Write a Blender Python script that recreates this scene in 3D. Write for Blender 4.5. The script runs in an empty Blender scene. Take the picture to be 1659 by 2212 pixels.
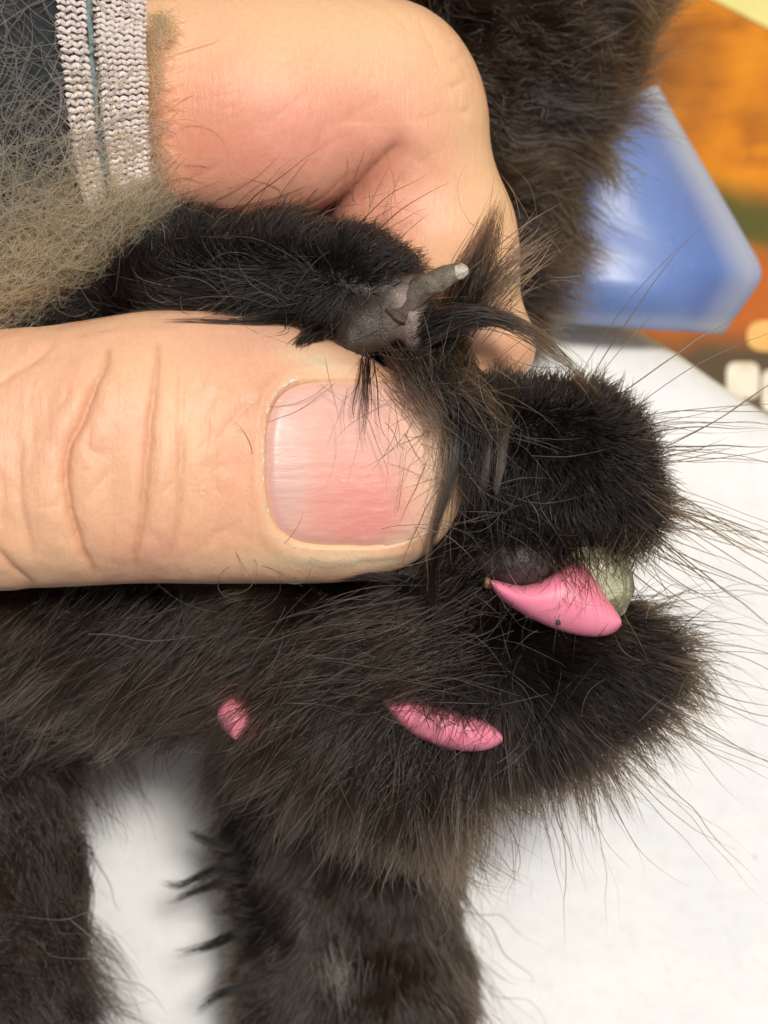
import bpy, math, numpy as np
from mathutils import Vector
from mathutils.kdtree import KDTree
rng = np.random.default_rng(7)

# ------------------------------------------------------------------ camera, sky, sun (1 unit = 1 cm)
sc = bpy.context.scene
sc.unit_settings.system = 'METRIC'; sc.unit_settings.scale_length = 0.01
D = 20.0; ZF = 5.0; CAMZ = ZF + D; PPC = 276.5
cam = bpy.data.cameras.new('camera'); camo = bpy.data.objects.new('camera', cam)
sc.collection.objects.link(camo); sc.camera = camo
camo.location = (0, 0, CAMZ)
cam.sensor_fit = 'VERTICAL'; cam.sensor_height = 36.0
cam.lens = 36.0 * D / (2212 / PPC)
cam.clip_start = 0.5; cam.clip_end = 500
cam.dof.use_dof = True; cam.dof.focus_distance = D - 0.05
cam.dof.aperture_fstop = cam.lens * 1e-3 / 0.21
SUN = Vector((0.15, 0.22, 0.95)).normalized()
w = bpy.data.worlds.new('World'); sc.world = w; w.use_nodes = True
nt = w.node_tree; sky = nt.nodes.new('ShaderNodeTexSky'); sky.sky_type = 'NISHITA'
sky.sun_disc = False; sky.dust_density = 7.0; sky.ozone_density = 0.3; sky.air_density = 0.8; sky.sun_elevation = math.asin(SUN.z); sky.sun_rotation = math.atan2(SUN.x, SUN.y)
nt.links.new(sky.outputs[0], nt.nodes['Background'].inputs[0]); nt.nodes['Background'].inputs[1].default_value = 0.062
sl = bpy.data.lights.new('sun', 'SUN'); sl.energy = 2.7; sl.angle = math.radians(8); sl.color = (1.0, 0.96, 0.90)
so = bpy.data.objects.new('sun', sl); sc.collection.objects.link(so)
so.rotation_euler = (-SUN).to_track_quat('-Z', 'Y').to_euler()
sc.view_settings.view_transform = 'Standard'; sc.view_settings.look = 'None'
sc.view_settings.exposure = 0.0; sc.view_settings.gamma = 1.0; sc.view_settings.use_curve_mapping = False
sc.cycles.use_denoising = True
sc.cycles_curves.shape = 'RIBBONS'
sc.cycles.max_bounces = 7; sc.cycles.diffuse_bounces = 3; sc.cycles.glossy_bounces = 3; sc.cycles.transmission_bounces = 6
sc.cycles.use_adaptive_sampling = True; sc.cycles.adaptive_threshold = 0.01; sc.cycles.transparent_max_bounces = 16

# ------------------------------------------------------------------ helpers
def W(px, py, zr=0.0):
    """photo point + height above the focus plane -> world"""
    px = np.asarray(px, float); py = np.asarray(py, float); zr = np.asarray(zr, float)
    s = (D - zr) / D / PPC
    return np.stack(np.broadcast_arrays((px - 829.5) * s, (1106 - py) * s, ZF + zr), -1)
def toPX(P):
    s = PPC * D / (CAMZ - P[:, 2])
    return 829.5 + P[:, 0] * s, 1106 - P[:, 1] * s
def link(o, parent=None, label=None, cat=None, kind=None, group=None):
    if o.name not in sc.collection.objects: sc.collection.objects.link(o)
    if parent is not None: o.parent = parent
    if label: o['label'] = label
    if cat: o['category'] = cat
    if kind: o['kind'] = kind
    if group: o['group'] = group
    return o
def mesh_obj(name, V, F, mat, smooth=True, cols=None, **k):
    me = bpy.data.meshes.new(name)
    V = np.asarray(V, np.float32)
    if isinstance(F, np.ndarray):
        n, m = F.shape
        me.vertices.add(len(V)); me.vertices.foreach_set('co', V.ravel())
        me.loops.add(n * m); me.loops.foreach_set('vertex_index', F.ravel().astype(np.int32))
        me.polygons.add(n); me.polygons.foreach_set('loop_start', (np.arange(n) * m).astype(np.int32))
        me.update(calc_edges=True)
    else:
        me.from_pydata(V.tolist(), [], F)
    if smooth: me.polygons.foreach_set('use_smooth', np.ones(len(me.polygons), bool))
    if cols is not None:
        a = me.color_attributes.new('tint', 'FLOAT_COLOR', 'POINT')
        a.data.foreach_set('color', np.c_[cols, np.ones(len(cols))].astype(np.float32).ravel())
    me.materials.append(mat); me.validate(); me.update()
    return link(bpy.data.objects.new(name, me), **k)
def empty(name, loc, **k):
    o = bpy.data.objects.new(name, None); o.location = tuple(loc); o.empty_display_size = 0.2
    return link(o, **k)
def keep(o, parent):      # parent without moving
    o.parent = parent; o.matrix_parent_inverse = parent.matrix_basis.inverted(); return o
def grid_faces(nu, nv, closed_v=False):
    F = []
    i, j = np.meshgrid(np.arange(nu - 1), np.arange(nv if closed_v else nv - 1), indexing='ij')
    j2 = (j + 1) % nv
    return np.stack([i * nv + j, i * nv + j2, (i + 1) * nv + j2, (i + 1) * nv + j], -1).reshape(-1, 4)

_H = rng.random((64, 64, 64)).astype(np.float32) * 2 - 1
def vnoise(P, scale):
    q = P * scale; i = np.floor(q).astype(int); f = q - i; f = f * f * (3 - 2 * f); i &= 63; j = (i + 1) & 63
    r = 0
    for a in (0, 1):
        for b in (0, 1):
            for c in (0, 1):
                wgt = (f[:, 0] if a else 1 - f[:, 0]) * (f[:, 1] if b else 1 - f[:, 1]) * (f[:, 2] if c else 1 - f[:, 2])
                r = r + wgt * _H[(j if a else i)[:, 0], (j if b else i)[:, 1], (j if c else i)[:, 2]]
    return r
def smin(a, b, k):
    h = np.clip(0.5 + 0.5 * (b - a) / k, 0, 1); return b * (1 - h) + a * h - k * h * (1 - h)
def cone(P, a, ra, b, rb):
    a = np.asarray(a); b = np.asarray(b); ab = b - a; t = np.clip(((P - a) @ ab) / (ab @ ab), 0, 1)
    return np.linalg.norm(P - a - t[:, None] * ab, axis=1) - (ra + (rb - ra) * t)
def ell(P, c, r, rot=0.0):
    q = P - np.asarray(c)
    if rot:
        cs, sn = math.cos(rot), math.sin(rot); q = np.stack([q[:, 0] * cs + q[:, 1] * sn, -q[:, 0] * sn + q[:, 1] * cs, q[:, 2]], 1)
    r = np.asarray(r, float); k0 = np.linalg.norm(q / r, axis=1); k1 = np.linalg.norm(q / (r * r), axis=1) + 1e-9
    return k0 * (k0 - 1) / k1
def cm(px, zr=0.0): return px / PPC * (D - zr) / D

def surface_nets(f, lo, hi, h):
    lo = np.asarray(lo, float); n = np.ceil((np.asarray(hi) - lo) / h).astype(int) + 1
    ax = [lo[k] + h * np.arange(n[k]) for k in range(3)]
    v = np.empty(n, np.float32)
    for i0 in range(0, n[0], 8):
        X, Y, Z = np.meshgrid(ax[0][i0:i0 + 8], ax[1], ax[2], indexing='ij')
        v[i0:i0 + 8] = f(np.stack([X.ravel(), Y.ravel(), Z.ravel()], 1)).reshape(X.shape)
    ins = v < 0; c = n - 1
    acc = np.zeros((*c, 3), np.float32); cnt = np.zeros(tuple(c), np.float32)
    def sl_(o): return tuple(slice(o[k], o[k] + c[k]) for k in range(3))
    for axis in range(3):
        for d1 in (0, 1):
            for d2 in (0, 1):
                o = [0, 0, 0]; others = [k for k in range(3) if k != axis]; o[others[0]] = d1; o[others[1]] = d2
                o2 = list(o); o2[axis] = 1
                a = v[sl_(o)]; b = v[sl_(o2)]; m = (a < 0) != (b < 0)
                t = np.where(m, a / np.where(m, a - b, 1), 0)
                for k in range(3): acc[..., k] += np.where(m, t if k == axis else o[k], 0)
                cnt += m
    act = cnt > 0; idx = -np.ones(tuple(c), int); cells = np.argwhere(act); idx[act] = np.arange(len(cells))
    V = lo + h * (cells + acc[act] / cnt[act][:, None])
    Fs = []
    for axis in range(3):
        u, w_ = [(1, 2), (2, 0), (0, 1)][axis]
        a = np.take(ins, range(0, n[axis] - 1), axis); b = np.take(ins, range(1, n[axis]), axis)
        e = np.argwhere(a != b); ok = (e[:, u] > 0) & (e[:, w_] > 0) & (e[:, u] < n[u] - 1) & (e[:, w_] < n[w_] - 1); e = e[ok]
        s = a[tuple(e.T)]
        def cell(du, dw):
            q = e.copy(); q[:, u] -= du; q[:, w_] -= dw; return idx[tuple(q.T)]
        q = np.stack([cell(1, 1), cell(0, 1), cell(0, 0), cell(1, 0)], 1)
        q[~s] = q[~s][:, ::-1]; Fs.append(q)
    return V, np.concatenate(Fs)
def subdivide(V, F):
    E = np.concatenate([F[:, [k, (k + 1) % 4]] for k in range(4)]); Es = np.sort(E, 1)
    key, inv = np.unique(Es[:, 0].astype(np.int64) * len(V) + Es[:, 1], return_inverse=True)
    a, b = key // len(V), key % len(V); nV = len(V); nF = len(F)
    V2 = np.concatenate([V, (V[a] + V[b]) / 2, V[F].mean(1)])
    em = nV + inv.reshape(4, nF).T; fc = nV + len(key) + np.arange(nF)
    Q = [np.stack([F[:, k], em[:, k], fc, em[:, (k + 3) % 4]], 1) for k in range(4)]
    return V2, np.concatenate(Q)
_TET = np.array([(1, -1, -1), (-1, -1, 1), (-1, 1, -1), (1, 1, 1)], float)
def grad4(f, P, e=0.004):
    v = [f(P + k * e) for k in _TET]; return sum(v) / 4, sum(a[:, None] * k for a, k in zip(v, _TET)) / (4 * e)
def gradf(f, P, e=0.004): return grad4(f, P, e)[1]
def project(f, V, it=3):
    for _ in range(it):
        d, g = grad4(f, V); V = V - np.clip(d / ((g * g).sum(1) + 1e-6), -0.05, 0.05)[:, None] * g
    return V, g / (np.linalg.norm(g, axis=1)[:, None] + 1e-9)
def normals(V, F):
    n = np.cross(V[F[:, 2]] - V[F[:, 0]], V[F[:, 3]] - V[F[:, 1]]); N = np.stack([np.bincount(F.ravel(), np.repeat(n[:, k], 4), len(V)) for k in range(3)], 1)
    return N / (np.linalg.norm(N, axis=1)[:, None] + 1e-12)

# ------------------------------------------------------------------ materials
def mat(name):
    m = bpy.data.materials.new(name); m.use_nodes = True; n = m.node_tree.nodes; b = n['Principled BSDF']
    return m, m.node_tree, b
def node(t, kind, **k):
    n = t.nodes.new(kind)
    for a, v in k.items():
        if a.startswith('i_'): n.inputs[a[2:].replace('_', ' ')].default_value = v
        else: setattr(n, a, v)
    return n
def noise_tex(t, scale, detail=4, rough=0.55, vec=None, dist=0.0):
    n = node(t, 'ShaderNodeTexNoise'); n.inputs['Scale'].default_value = scale; n.inputs['Detail'].default_value = detail
    n.inputs['Roughness'].default_value = rough; n.inputs['Distortion'].default_value = dist
    if vec is None:
        vec = t.nodes.get('ObjCo') or node(t, 'ShaderNodeTexCoord', name='ObjCo')
        vec = vec.outputs['Object']
    t.links.new(vec, n.inputs['Vector']); return n
def ramp(t, fac, stops):
    r = node(t, 'ShaderNodeValToRGB'); el = r.color_ramp.elements
    while len(el) < len(stops): el.new(0.5)
    for e, (p, c) in zip(el, stops): e.position = p; e.color = (*c, 1)
    t.links.new(fac, r.inputs[0]); return r
def mix(t, a, b, fac, mode='MIX'):
    m = node(t, 'ShaderNodeMix', data_type='RGBA', blend_type=mode)
    for s, v in ((m.inputs['A'], a), (m.inputs['B'], b), (m.inputs['Factor'], fac)):
        if hasattr(v, 'is_output'): t.links.new(v, s)
        else: s.default_value = (*v, 1) if isinstance(v, tuple) else v
    return m.outputs['Result']
def bump(t, b, h, strength, dist, prev=None):
    n = node(t, 'ShaderNodeBump'); n.inputs['Strength'].default_value = strength; n.inputs['Distance'].default_value = dist
    t.links.new(h, n.inputs['Height'])
    if prev is not None: t.links.new(prev, n.inputs['Normal'])
    t.links.new(n.outputs[0], b.inputs['Normal']); return n.outputs[0]

def skin_material():
    m, t, b = mat('skin')
    at = node(t, 'ShaderNodeAttribute', attribute_name='tint')
    n1 = noise_tex(t, 3.2, 5); n2 = noise_tex(t, 26, 3)
    c = mix(t, at.outputs['Color'], (0.84, 0.58, 0.40), ramp(t, n1.outputs[0], [(0.35, (0, 0, 0)), (0.75, (0.16, 0.16, 0.16))]).outputs[0], 'MIX')
    c = mix(t, c, ramp(t, n2.outputs[0], [(0.3, (0.96, 0.945, 0.94)), (0.65, (1.02, 1.02, 1.02))]).outputs[0], 1.0, 'MULTIPLY')
    t.links.new(c, b.inputs['Base Color'])
    b.inputs['Roughness'].default_value = 0.42
    b.inputs['Specular IOR Level'].default_value = 0.42
    b.inputs['Subsurface Weight'].default_value = 0.55
    b.inputs['Subsurface Radius'].default_value = (1.0, 0.35, 0.18); b.inputs['Subsurface Scale'].default_value = 0.09
    tc = t.nodes['ObjCo']
    mp = node(t, 'ShaderNodeMapping'); mp.inputs['Scale'].default_value = (1, 0.72, 1); mp.inputs['Rotation'].default_value = (0, 0, 0.5)
    t.links.new(tc.outputs['Object'], mp.inputs[0])
    wob = noise_tex(t, 14, 3); off = mix(t, mp.outputs[0], wob.outputs['Color'], 0.05)
    v = node(t, 'ShaderNodeTexVoronoi', feature='DISTANCE_TO_EDGE'); v.inputs['Scale'].default_value = 34
    t.links.new(off, v.inputs['Vector'])
    vr = ramp(t, v.outputs['Distance'], [(0.0, (0, 0, 0)), (0.16, (1, 1, 1))])
    p = bump(t, b, vr.outputs[0], 0.16, 0.008)
    n3 = noise_tex(t, 70, 4, 0.7); p = bump(t, b, n3.outputs[0], 0.22, 0.008, p)
    ml = node(t, 'ShaderNodeMapping'); ml.inputs['Scale'].default_value = (1, 0.16, 0.3); ml.inputs['Rotation'].default_value = (0, 0, 0.25); t.links.new(tc.outputs['Object'], ml.inputs[0])
    nl = noise_tex(t, 30, 4, 0.65, ml.outputs[0]); p = bump(t, b, nl.outputs[0], 0.38, 0.018, p)
    n4 = noise_tex(t, 9, 4); bump(t, b, n4.outputs[0], 0.16, 0.03, p)
    return m
M_skin = skin_material()

def fur_material(name, root, tip, rough=0.32, coat=0.0, jitter=0.5, ior=1.42):
    m = bpy.data.materials.new(name); m.use_nodes = True; t = m.node_tree; t.nodes.clear()
    o = node(t, 'ShaderNodeOutputMaterial'); h = node(t, 'ShaderNodeBsdfHairPrincipled', model='CHIANG', parametrization='COLOR')
    hi = node(t, 'ShaderNodeHairInfo')
    c = mix(t, root, tip, hi.outputs['Intercept'])
    rr = ramp(t, hi.outputs['Random'], [(0.0, (1 - jitter,) * 3), (0.6, (0.8, 0.8, 0.8)), (0.9, (1.6, 1.5, 1.4)), (1.0, (4.5, 4.0, 3.5))])
    c = mix(t, c, rr.outputs[0], 1.0, 'MULTIPLY')
    t.links.new(c, h.inputs['Color']); h.inputs['IOR'].default_value = ior
    h.inputs['Roughness'].default_value = rough; h.inputs['Radial Roughness'].default_value = 0.45
    h.inputs['Coat'].default_value = coat
    t.links.new(h.outputs[0], o.inputs[0]); return m
M_fur_black = fur_material('black_velvet_fur', (0.0025, 0.002, 0.0018), (0.007, 0.0055, 0.0045), 0.34)
M_fur_brown = fur_material('brown_black_fur', (0.0016, 0.0012, 0.0009), (0.033, 0.021, 0.012), 0.22, ior=1.48)
M_fur_body = fur_material('dark_body_fur', (0.002, 0.0016, 0.0013), (0.022, 0.015, 0.010), 0.26, ior=1.5)
M_fur_wet = fur_material('damp_fur', (0.012, 0.009, 0.007), (0.06, 0.048, 0.035), 0.22, 0.1)
M_fur_sunlit = fur_material('sunlit_streak_fur', (0.015, 0.010, 0.006), (0.20, 0.135, 0.08), 0.32, 0, 0.6)  # lighter strands imitate sunlit streaks in the brown coat
M_hair_beige = fur_material('shed_beige_hair', (0.56, 0.34, 0.15), (0.72, 0.49, 0.26), 0.5, 0, 0.5)
M_hair_grey = fur_material('shed_grey_hair', (0.22, 0.21, 0.16), (0.34, 0.32, 0.25), 0.45, 0, 0.35)

def curves_obj(name, P, R, m, **k):
    """P (n,k,3) points, R (n,k) radii"""
    n, kk = P.shape[:2]
    cu = bpy.data.hair_curves.new(name); cu.add_curves([kk] * n)
    cu.attributes['position'].data.foreach_set('vector', P.astype(np.float32).ravel())
    a = cu.attributes.get('radius') or cu.attributes.new('radius', 'FLOAT', 'POINT')
    a.data.foreach_set('value', R.astype(np.float32).ravel())
    cu.materials.append(m); cu.update_tag()
    return link(bpy.data.objects.new(name, cu), kind='stuff', **k)

# ------------------------------------------------------------------ the setting
def build_setting():
    # patterned cloth far below
    m, t, b = mat('printed_cloth')
    n1 = noise_tex(t, 0.35, 4, 0.5, dist=0.8)
    base = ramp(t, n1.outputs[0], [(0.30, (0.22, 0.07, 0.008)), (0.48, (0.58, 0.19, 0.004)), (0.62, (0.66, 0.25, 0.006)), (0.8, (0.42, 0.13, 0.015))]).outputs[0]
    mpx = node(t, 'ShaderNodeMapping'); mpx.inputs['Scale'].default_value = (0.5, 1.6, 1); mpx.inputs['Rotation'].default_value = (0, 0, 0.5); t.links.new(t.nodes['ObjCo'].outputs['Object'], mpx.inputs[0])
    ns = noise_tex(t, 1.1, 5, 0.6, mpx.outputs[0], 1.5); base = mix(t, base, ramp(t, ns.outputs[0], [(0.3, (0.55, 0.5, 0.45)), (0.5, (1, 1, 1)), (0.72, (1.15, 1.2, 1.2))]).outputs[0], 0.8, 'MULTIPLY')
    tc = t.nodes['ObjCo']; sep = node(t, 'ShaderNodeSeparateXYZ'); t.links.new(tc.outputs['Object'], sep.inputs[0])
    def band(y0, y1, c, base, nsc=0.9, amp=0.5, slope=0.0):
        nn = noise_tex(t, nsc, 3)
        a = node(t, 'ShaderNodeMath', operation='MULTIPLY_ADD'); t.links.new(nn.outputs[0], a.inputs[0]); a.inputs[1].default_value = amp; t.links.new(sep.outputs['Y'], a.inputs[2])
        s = node(t, 'ShaderNodeMath', operation='MULTIPLY_ADD'); t.links.new(sep.outputs['X'], s.inputs[0]); s.inputs[1].default_value = slope; t.links.new(a.outputs[0], s.inputs[2])
        r = node(t, 'ShaderNodeMapRange', interpolation_type='SMOOTHSTEP'); r.inputs[1].default_value = y0; r.inputs[2].default_value = y0 + 0.4
        r2 = node(t, 'ShaderNodeMapRange', interpolation_type='SMOOTHSTEP'); r2.inputs[1].default_value = y1 - 0.4; r2.inputs[2].default_value = y1; r2.inputs[3].default_value = 1; r2.inputs[4].default_value = 0
        for q in (r, r2): t.links.new(s.outputs[0], q.inputs[0])
        mm = node(t, 'ShaderNodeMath', operation='MULTIPLY'); t.links.new(r.outputs[0], mm.inputs[0]); t.links.new(r2.outputs[0], mm.inputs[1])
        return mix(t, base, c, mm.outputs[0])
    base = band(3.55, 4.65, (0.09, 0.08, 0.014), base, 0.7, 0.6, 0.12)
    base = band(2.2, 3.75, (0.44, 0.11, 0.012), base, 0.7, 0.5, 0.1)
    base = band(-3.0, 2.35, (0.09, 0.06, 0.03), base, 0.7, 0.5, 0.0)
    t.links.new(base, b.inputs['Base Color']); b.inputs['Roughness'].default_value = 0.6; b.inputs['Specular IOR Level'].default_value = 0.15
    bump(t, b, noise_tex(t, 5, 4).outputs[0], 0.3, 0.05)
    zf = -4.0
    S = 160
    cloth = mesh_obj('ground_cloth', [(-S, -S, zf), (S, -S, zf), (S, S, zf), (-S, S, zf)], [(0, 1, 2, 3)], m, False,
                     kind='structure', label='orange and olive printed cloth lying below the white pad')
    m, t, b = mat('pale_yellow_cloth'); n = noise_tex(t, 4, 3)
    t.links.new(ramp(t, n.outputs[0], [(0.3, (0.70, 0.62, 0.20)), (0.7, (0.76, 0.68, 0.26))]).outputs[0], b.inputs['Base Color']); b.inputs['Roughness'].default_value = 0.8
    a = W(1540, 0, zf - ZF); c = W(1659, 62, zf - ZF); d = (c - a); d /= np.linalg.norm(d); nrm = np.array([-d[1], d[0], 0])
    if nrm[1] < 0: nrm = -nrm
    p = [a - d * 12, a + d * 20, a + d * 20 + nrm * 9, a - d * 12 + nrm * 9]
    V = [(*q[:2], zf + z) for z in (0.004, 0.03) for q in p]
    keep(mesh_obj('border_strip', V, [(0, 1, 2, 3)[::-1], (4, 5, 6, 7), (0, 1, 5, 4), (1, 2, 6, 5), (2, 3, 7, 6), (3, 0, 4, 7)], m, False), cloth)
    # printed light squares of the cloth
    m2, t, b = mat('cream_patch'); t.links.new(ramp(t, noise_tex(t, 3, 3).outputs[0], [(0.3, (0.55, 0.45, 0.28)), (0.7, (0.72, 0.68, 0.55))]).outputs[0], b.inputs['Base Color'])
    m3, t, b = mat('golden_patch'); t.links.new(ramp(t, noise_tex(t, 3, 3).outputs[0], [(0.3, (0.62, 0.30, 0.03)), (0.7, (0.72, 0.42, 0.06))]).outputs[0], b.inputs['Base Color'])
    for (x, y, hw, hh, mm) in ((1604, 822, 36, 40, m2), (1672, 845, 28, 46, m2), (1658, 726, 46, 34, m3)):
        c = W(x, y, zf - ZF); hx = cm(hw, zf - ZF); hy = cm(hh, zf - ZF); V = []; nn = 20
        for z in (0.004, 0.03):
            for k in range(nn):
                a = 2 * math.pi * k / nn; q = 0.5 if mm is m2 else 0.8
                V.append((c[0] + hx * math.copysign(abs(math.cos(a)) ** q, math.cos(a)), c[1] + hy * math.copysign(abs(math.sin(a)) ** q, math.sin(a)), zf + z))
        F = [tuple(range(nn, 2 * nn))] + [(k, (k + 1) % nn, nn + (k + 1) % nn, nn + k) for k in range(nn)]
        keep(mesh_obj('printed_patch', V, F, mm, False), cloth)
    # white pad with a rounded edge running diagonally
    m, t, b = mat('white_pad')
    n1 = noise_tex(t, 0.55, 3); n2 = noise_tex(t, 6, 5, 0.65); n3 = noise_tex(t, 2.2, 2)
    c = ramp(t, n1.outputs[0], [(0.35, (0.70, 0.72, 0.72)), (0.65, (0.78, 0.79, 0.765))]).outputs[0]
    c = mix(t, c, ramp(t, n2.outputs[0], [(0.30, (0.94, 0.935, 0.92)), (0.5, (1, 1, 1))]).outputs[0], 1.0, 'MULTIPLY')
    sp = noise_tex(t, 3.4, 2, 0.4)
    c = mix(t, c, (0.36, 0.31, 0.22), ramp(t, sp.outputs[0], [(0.74, (0, 0, 0)), (0.80, (0.6, 0.6, 0.6))]).outputs[0])
    t.links.new(c, b.inputs['Base Color']); b.inputs['Roughness'].default_value = 0.55
    p = bump(t, b, n2.outputs[0], 0.12, 0.03); p = bump(t, b, n3.outputs[0], 0.18, 0.10, p)
    v = node(t, 'ShaderNodeTexVoronoi', feature='DISTANCE_TO_EDGE'); v.inputs['Scale'].default_value = 9
    t.links.new(mix(t, t.nodes['ObjCo'].outputs['Object'], n2.outputs['Color'], 0.12), v.inputs['Vector'])
    bump(t, b, ramp(t, v.outputs[0], [(0, (0, 0, 0)), (0.1, (1, 1, 1))]).outputs[0], 0.12, 0.02, p)
    A = W(1395, 712, -5)[:2]; Bq = W(1659, 890, -5)[:2]; d = Bq - A; d /= np.linalg.norm(d); nn = np.array([-d[1], d[0]])
    if nn @ np.array([1, 1]) < 0: nn = -nn
    prof = [(-60, 0.0), (-20, 0.0), (-6, 0.0), (-3, 0.0), (-1.5, 0.0), (-0.9, 0.0), (-0.55, -0.015), (-0.3, -0.06), (-0.12, -0.15), (-0.02, -0.3), (0.0, -0.6), (0.0, -2.0), (-0.05, -3.9)]
    us = np.r_[np.linspace(-60, -9, 10), np.linspace(-8, 9, 69), np.linspace(10, 60, 10)]
    V = []
    for u in us:
        wob = 0.03 * math.sin(u * 1.3) + 0.015 * math.sin(u * 3.7 + 1)
        for (o, z) in prof:
            q = A + d * u + nn * (o + wob * (1 if o > -1 else 0)); V.append((q[0], q[1], z))
    mesh_obj('white_pad', V, grid_faces(len(us), len(prof))[:, ::-1], m, kind='structure', label='white padded surface the cat rests on')
build_setting()

# ------------------------------------------------------------------ the hand (one continuous surface)
ZT = -0.42    # thumb axis depth
TX = cm(np.array([-400, -200, 0, 150, 300, 450, 600, 680, 740, 900]) - 829.5, ZT)
TC = cm(1106 - np.array([1000, 998, 994, 984, 965, 966, 976, 988, 1004, 1028]), ZT)
TH = cm(np.array([300, 285, 278, 283, 293, 295, 284, 274, 264, 252]), ZT)
TZ = np.array([0.86, 0.84, 0.82, 0.84, 0.86, 0.82, 0.76, 0.72, 0.68, 0.66])
TZC = ZF + np.array([-.46, -.44, -.42, -.40, -.40, -.40, -.40, -.42, -.44, -.46])
_xs = np.linspace(TX[0], TX[-1], 500)
def _smooth(v):
    y = np.interp(_xs, TX, v); k = np.exp(-0.5 * (np.arange(-60, 61) / 18.) ** 2); k /= k.sum()
    return np.convolve(np.pad(y, 60, 'edge'), k, 'valid')
_TC, _TH, _TZ, _TZC = map(_smooth, (TC, TH, TZ, TZC))
def thumb_f(P):
    x = P[:, 0]; c = np.interp(x, _xs, _TC); h = np.interp(x, _xs, _TH); hz = np.interp(x, _xs, _TZ); cz = np.interp(x, _xs, _TZC)
    x0 = W(590, 0, ZT)[0]; x1 = W(1003, 0, ZT)[0]; tx = np.maximum(0, (x - x0) / (x1 - x0))
    r = (np.abs((P[:, 1] - c) / h) ** 2.25 + np.abs((P[:, 2] - cz) / hz) ** 2.25 + tx ** 2.4) ** (1 / 2.25)
    return (r - 1) * np.minimum(h, hz)
def hand_f(P):
    th = thumb_f(P)
    i1 = smin(cone(P, W(-150, 215, -1.0), 1.0, W(560, 205, -1.02), 0.93), ell(P, W(560, 250, -0.92), (cm(295), cm(240), 0.93), 0.12), 0.3)
    pip = ell(P, W(822, 185, -1.15), (cm(205), cm(200), 0.75))
    i1 = smin(i1, pip, 0.5)
    i2 = cone(P, W(858, 330, -1.32), cm(197), W(925, 520, -1.42), cm(188))
    i2 = smin(i2, cone(P, W(925, 520, -1.42), cm(190), W(1000, 735, -1.5), cm(150)), 0.3)
    i2 = smin(i2, ell(P, W(1012, 752, -1.5), (cm(140), cm(100), 0.5)), 0.25)
    px = 829.5 + P[:, 0] * PPC / 1.05; py = 1106 - P[:, 1] * PPC / 1.05
    t = np.clip(((px - 690) * 0.75 - (py - 455) * 0.66) / 250, 0, 1)
    d = smin(i1, i2, 0.03 + 0.55 * t ** 1.6)
    palm = ell(P, W(-250, 640, -1.9), (cm(560), cm(520), 1.3))
    web = cone(P, W(150, 620, -1.9), 0.7, W(520, 470, -2.1), 0.55)
    wrist = cone(P, W(-300, 300, -1.4), 1.25, W(-1300, 150, -1.6), 1.9)
    d = smin(d, smin(smin(palm, web, 0.4), wrist, 0.6), 0.28)
    # middle, ring and little finger curled behind
    for k, (zz, x2) in enumerate(((-2.75, 880), (-4.0, 840))):
        f = smin(cone(P, W(-100, 330, zz), 0.75, W(640, 250, zz), 0.68), cone(P, W(640, 250, zz), 0.68, W(x2 - 20, 560, zz - 0.1), 0.55), 0.2)
        d = smin(d, f, 0.08)
    d = smin(d, smin(th, cone(P, W(-420, 1000, -0.5), 1.05, W(-900, 700, -1.2), 1.4), 0.3), 0.06)
    return d
Z3 = lambda a: np.array([(605 + 0.625 * y) for y in a])
def zp(pts): return [(0.625 * x, 605 + 0.625 * y) for x, y in pts]
CREASES = [  # polyline (photo px), depth cm, width cm
    (zp([(375, 250), (355, 320), (320, 400), (285, 480), (245, 560), (228, 640), (228, 700), (240, 780), (258, 860), (280, 930), (318, 1005)]), 0.050, 0.034),
    (zp([(545, 235), (532, 350), (525, 430), (512, 520), (512, 600), (505, 690), (500, 780), (495, 850), (475, 940), (465, 995)]), 0.036, 0.028),
    (zp([(622, 520), (628, 620), (622, 700), (615, 780), (605, 860), (592, 955)]), 0.020, 0.026),
    (zp([(75, 560), (60, 640), (68, 720), (85, 800), (103, 900), (118, 965)]), 0.018, 0.035),
    (zp([(-20, 380), (60, 318), (130, 270), (180, 225)]), 0.016, 0.04),
    (zp([(-20, 920), (40, 1000), (110, 1042)]), 0.024, 0.035),
    (zp([(-10, 640), (15, 760), (10, 860)]), 0.014, 0.04),
    (zp([(255, 545), (300, 470), (350, 420)]), 0.010, 0.03),
    (zp([(285, 760), (350, 700), (400, 635)]), 0.006, 0.025),
    (zp([(660, 640), (665, 740), (650, 850)]), 0.006, 0.03),
    (zp([(740, 400), (700, 470), (690, 560)]), 0.005, 0.03),
    (zp([(860, 430), (800, 480), (740, 560)]), 0.008, 0.035),
    (zp([(905, 400), (850, 440), (800, 450)]), 0.006, 0.03),
    (zp([(800, 850), (740, 880), (700, 930)]), 0.006, 0.03),
    ([(685, 474), (730, 440), (780, 398), (830, 345), (858, 312)], 0.035, 0.05),
    ([(905, 60), (935, 100), (950, 140)], 0.008, 0.03), ([(860, 40), (890, 80)], 0.006, 0.03),
    ([(1010, 170), (985, 185), (965, 190)], 0.012, 0.02), ([(1020, 240), (1000, 246)], 0.012, 0.02),
    ([(1003, 120), (985, 128), (970, 128)], 0.010, 0.02),
    ([(520, 300), (600, 250), (690, 180)], 0.004, 0.05), ([(690, 300), (760, 250), (850, 200)], 0.004, 0.05),
]
_r = np.random.default_rng(3)
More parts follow.
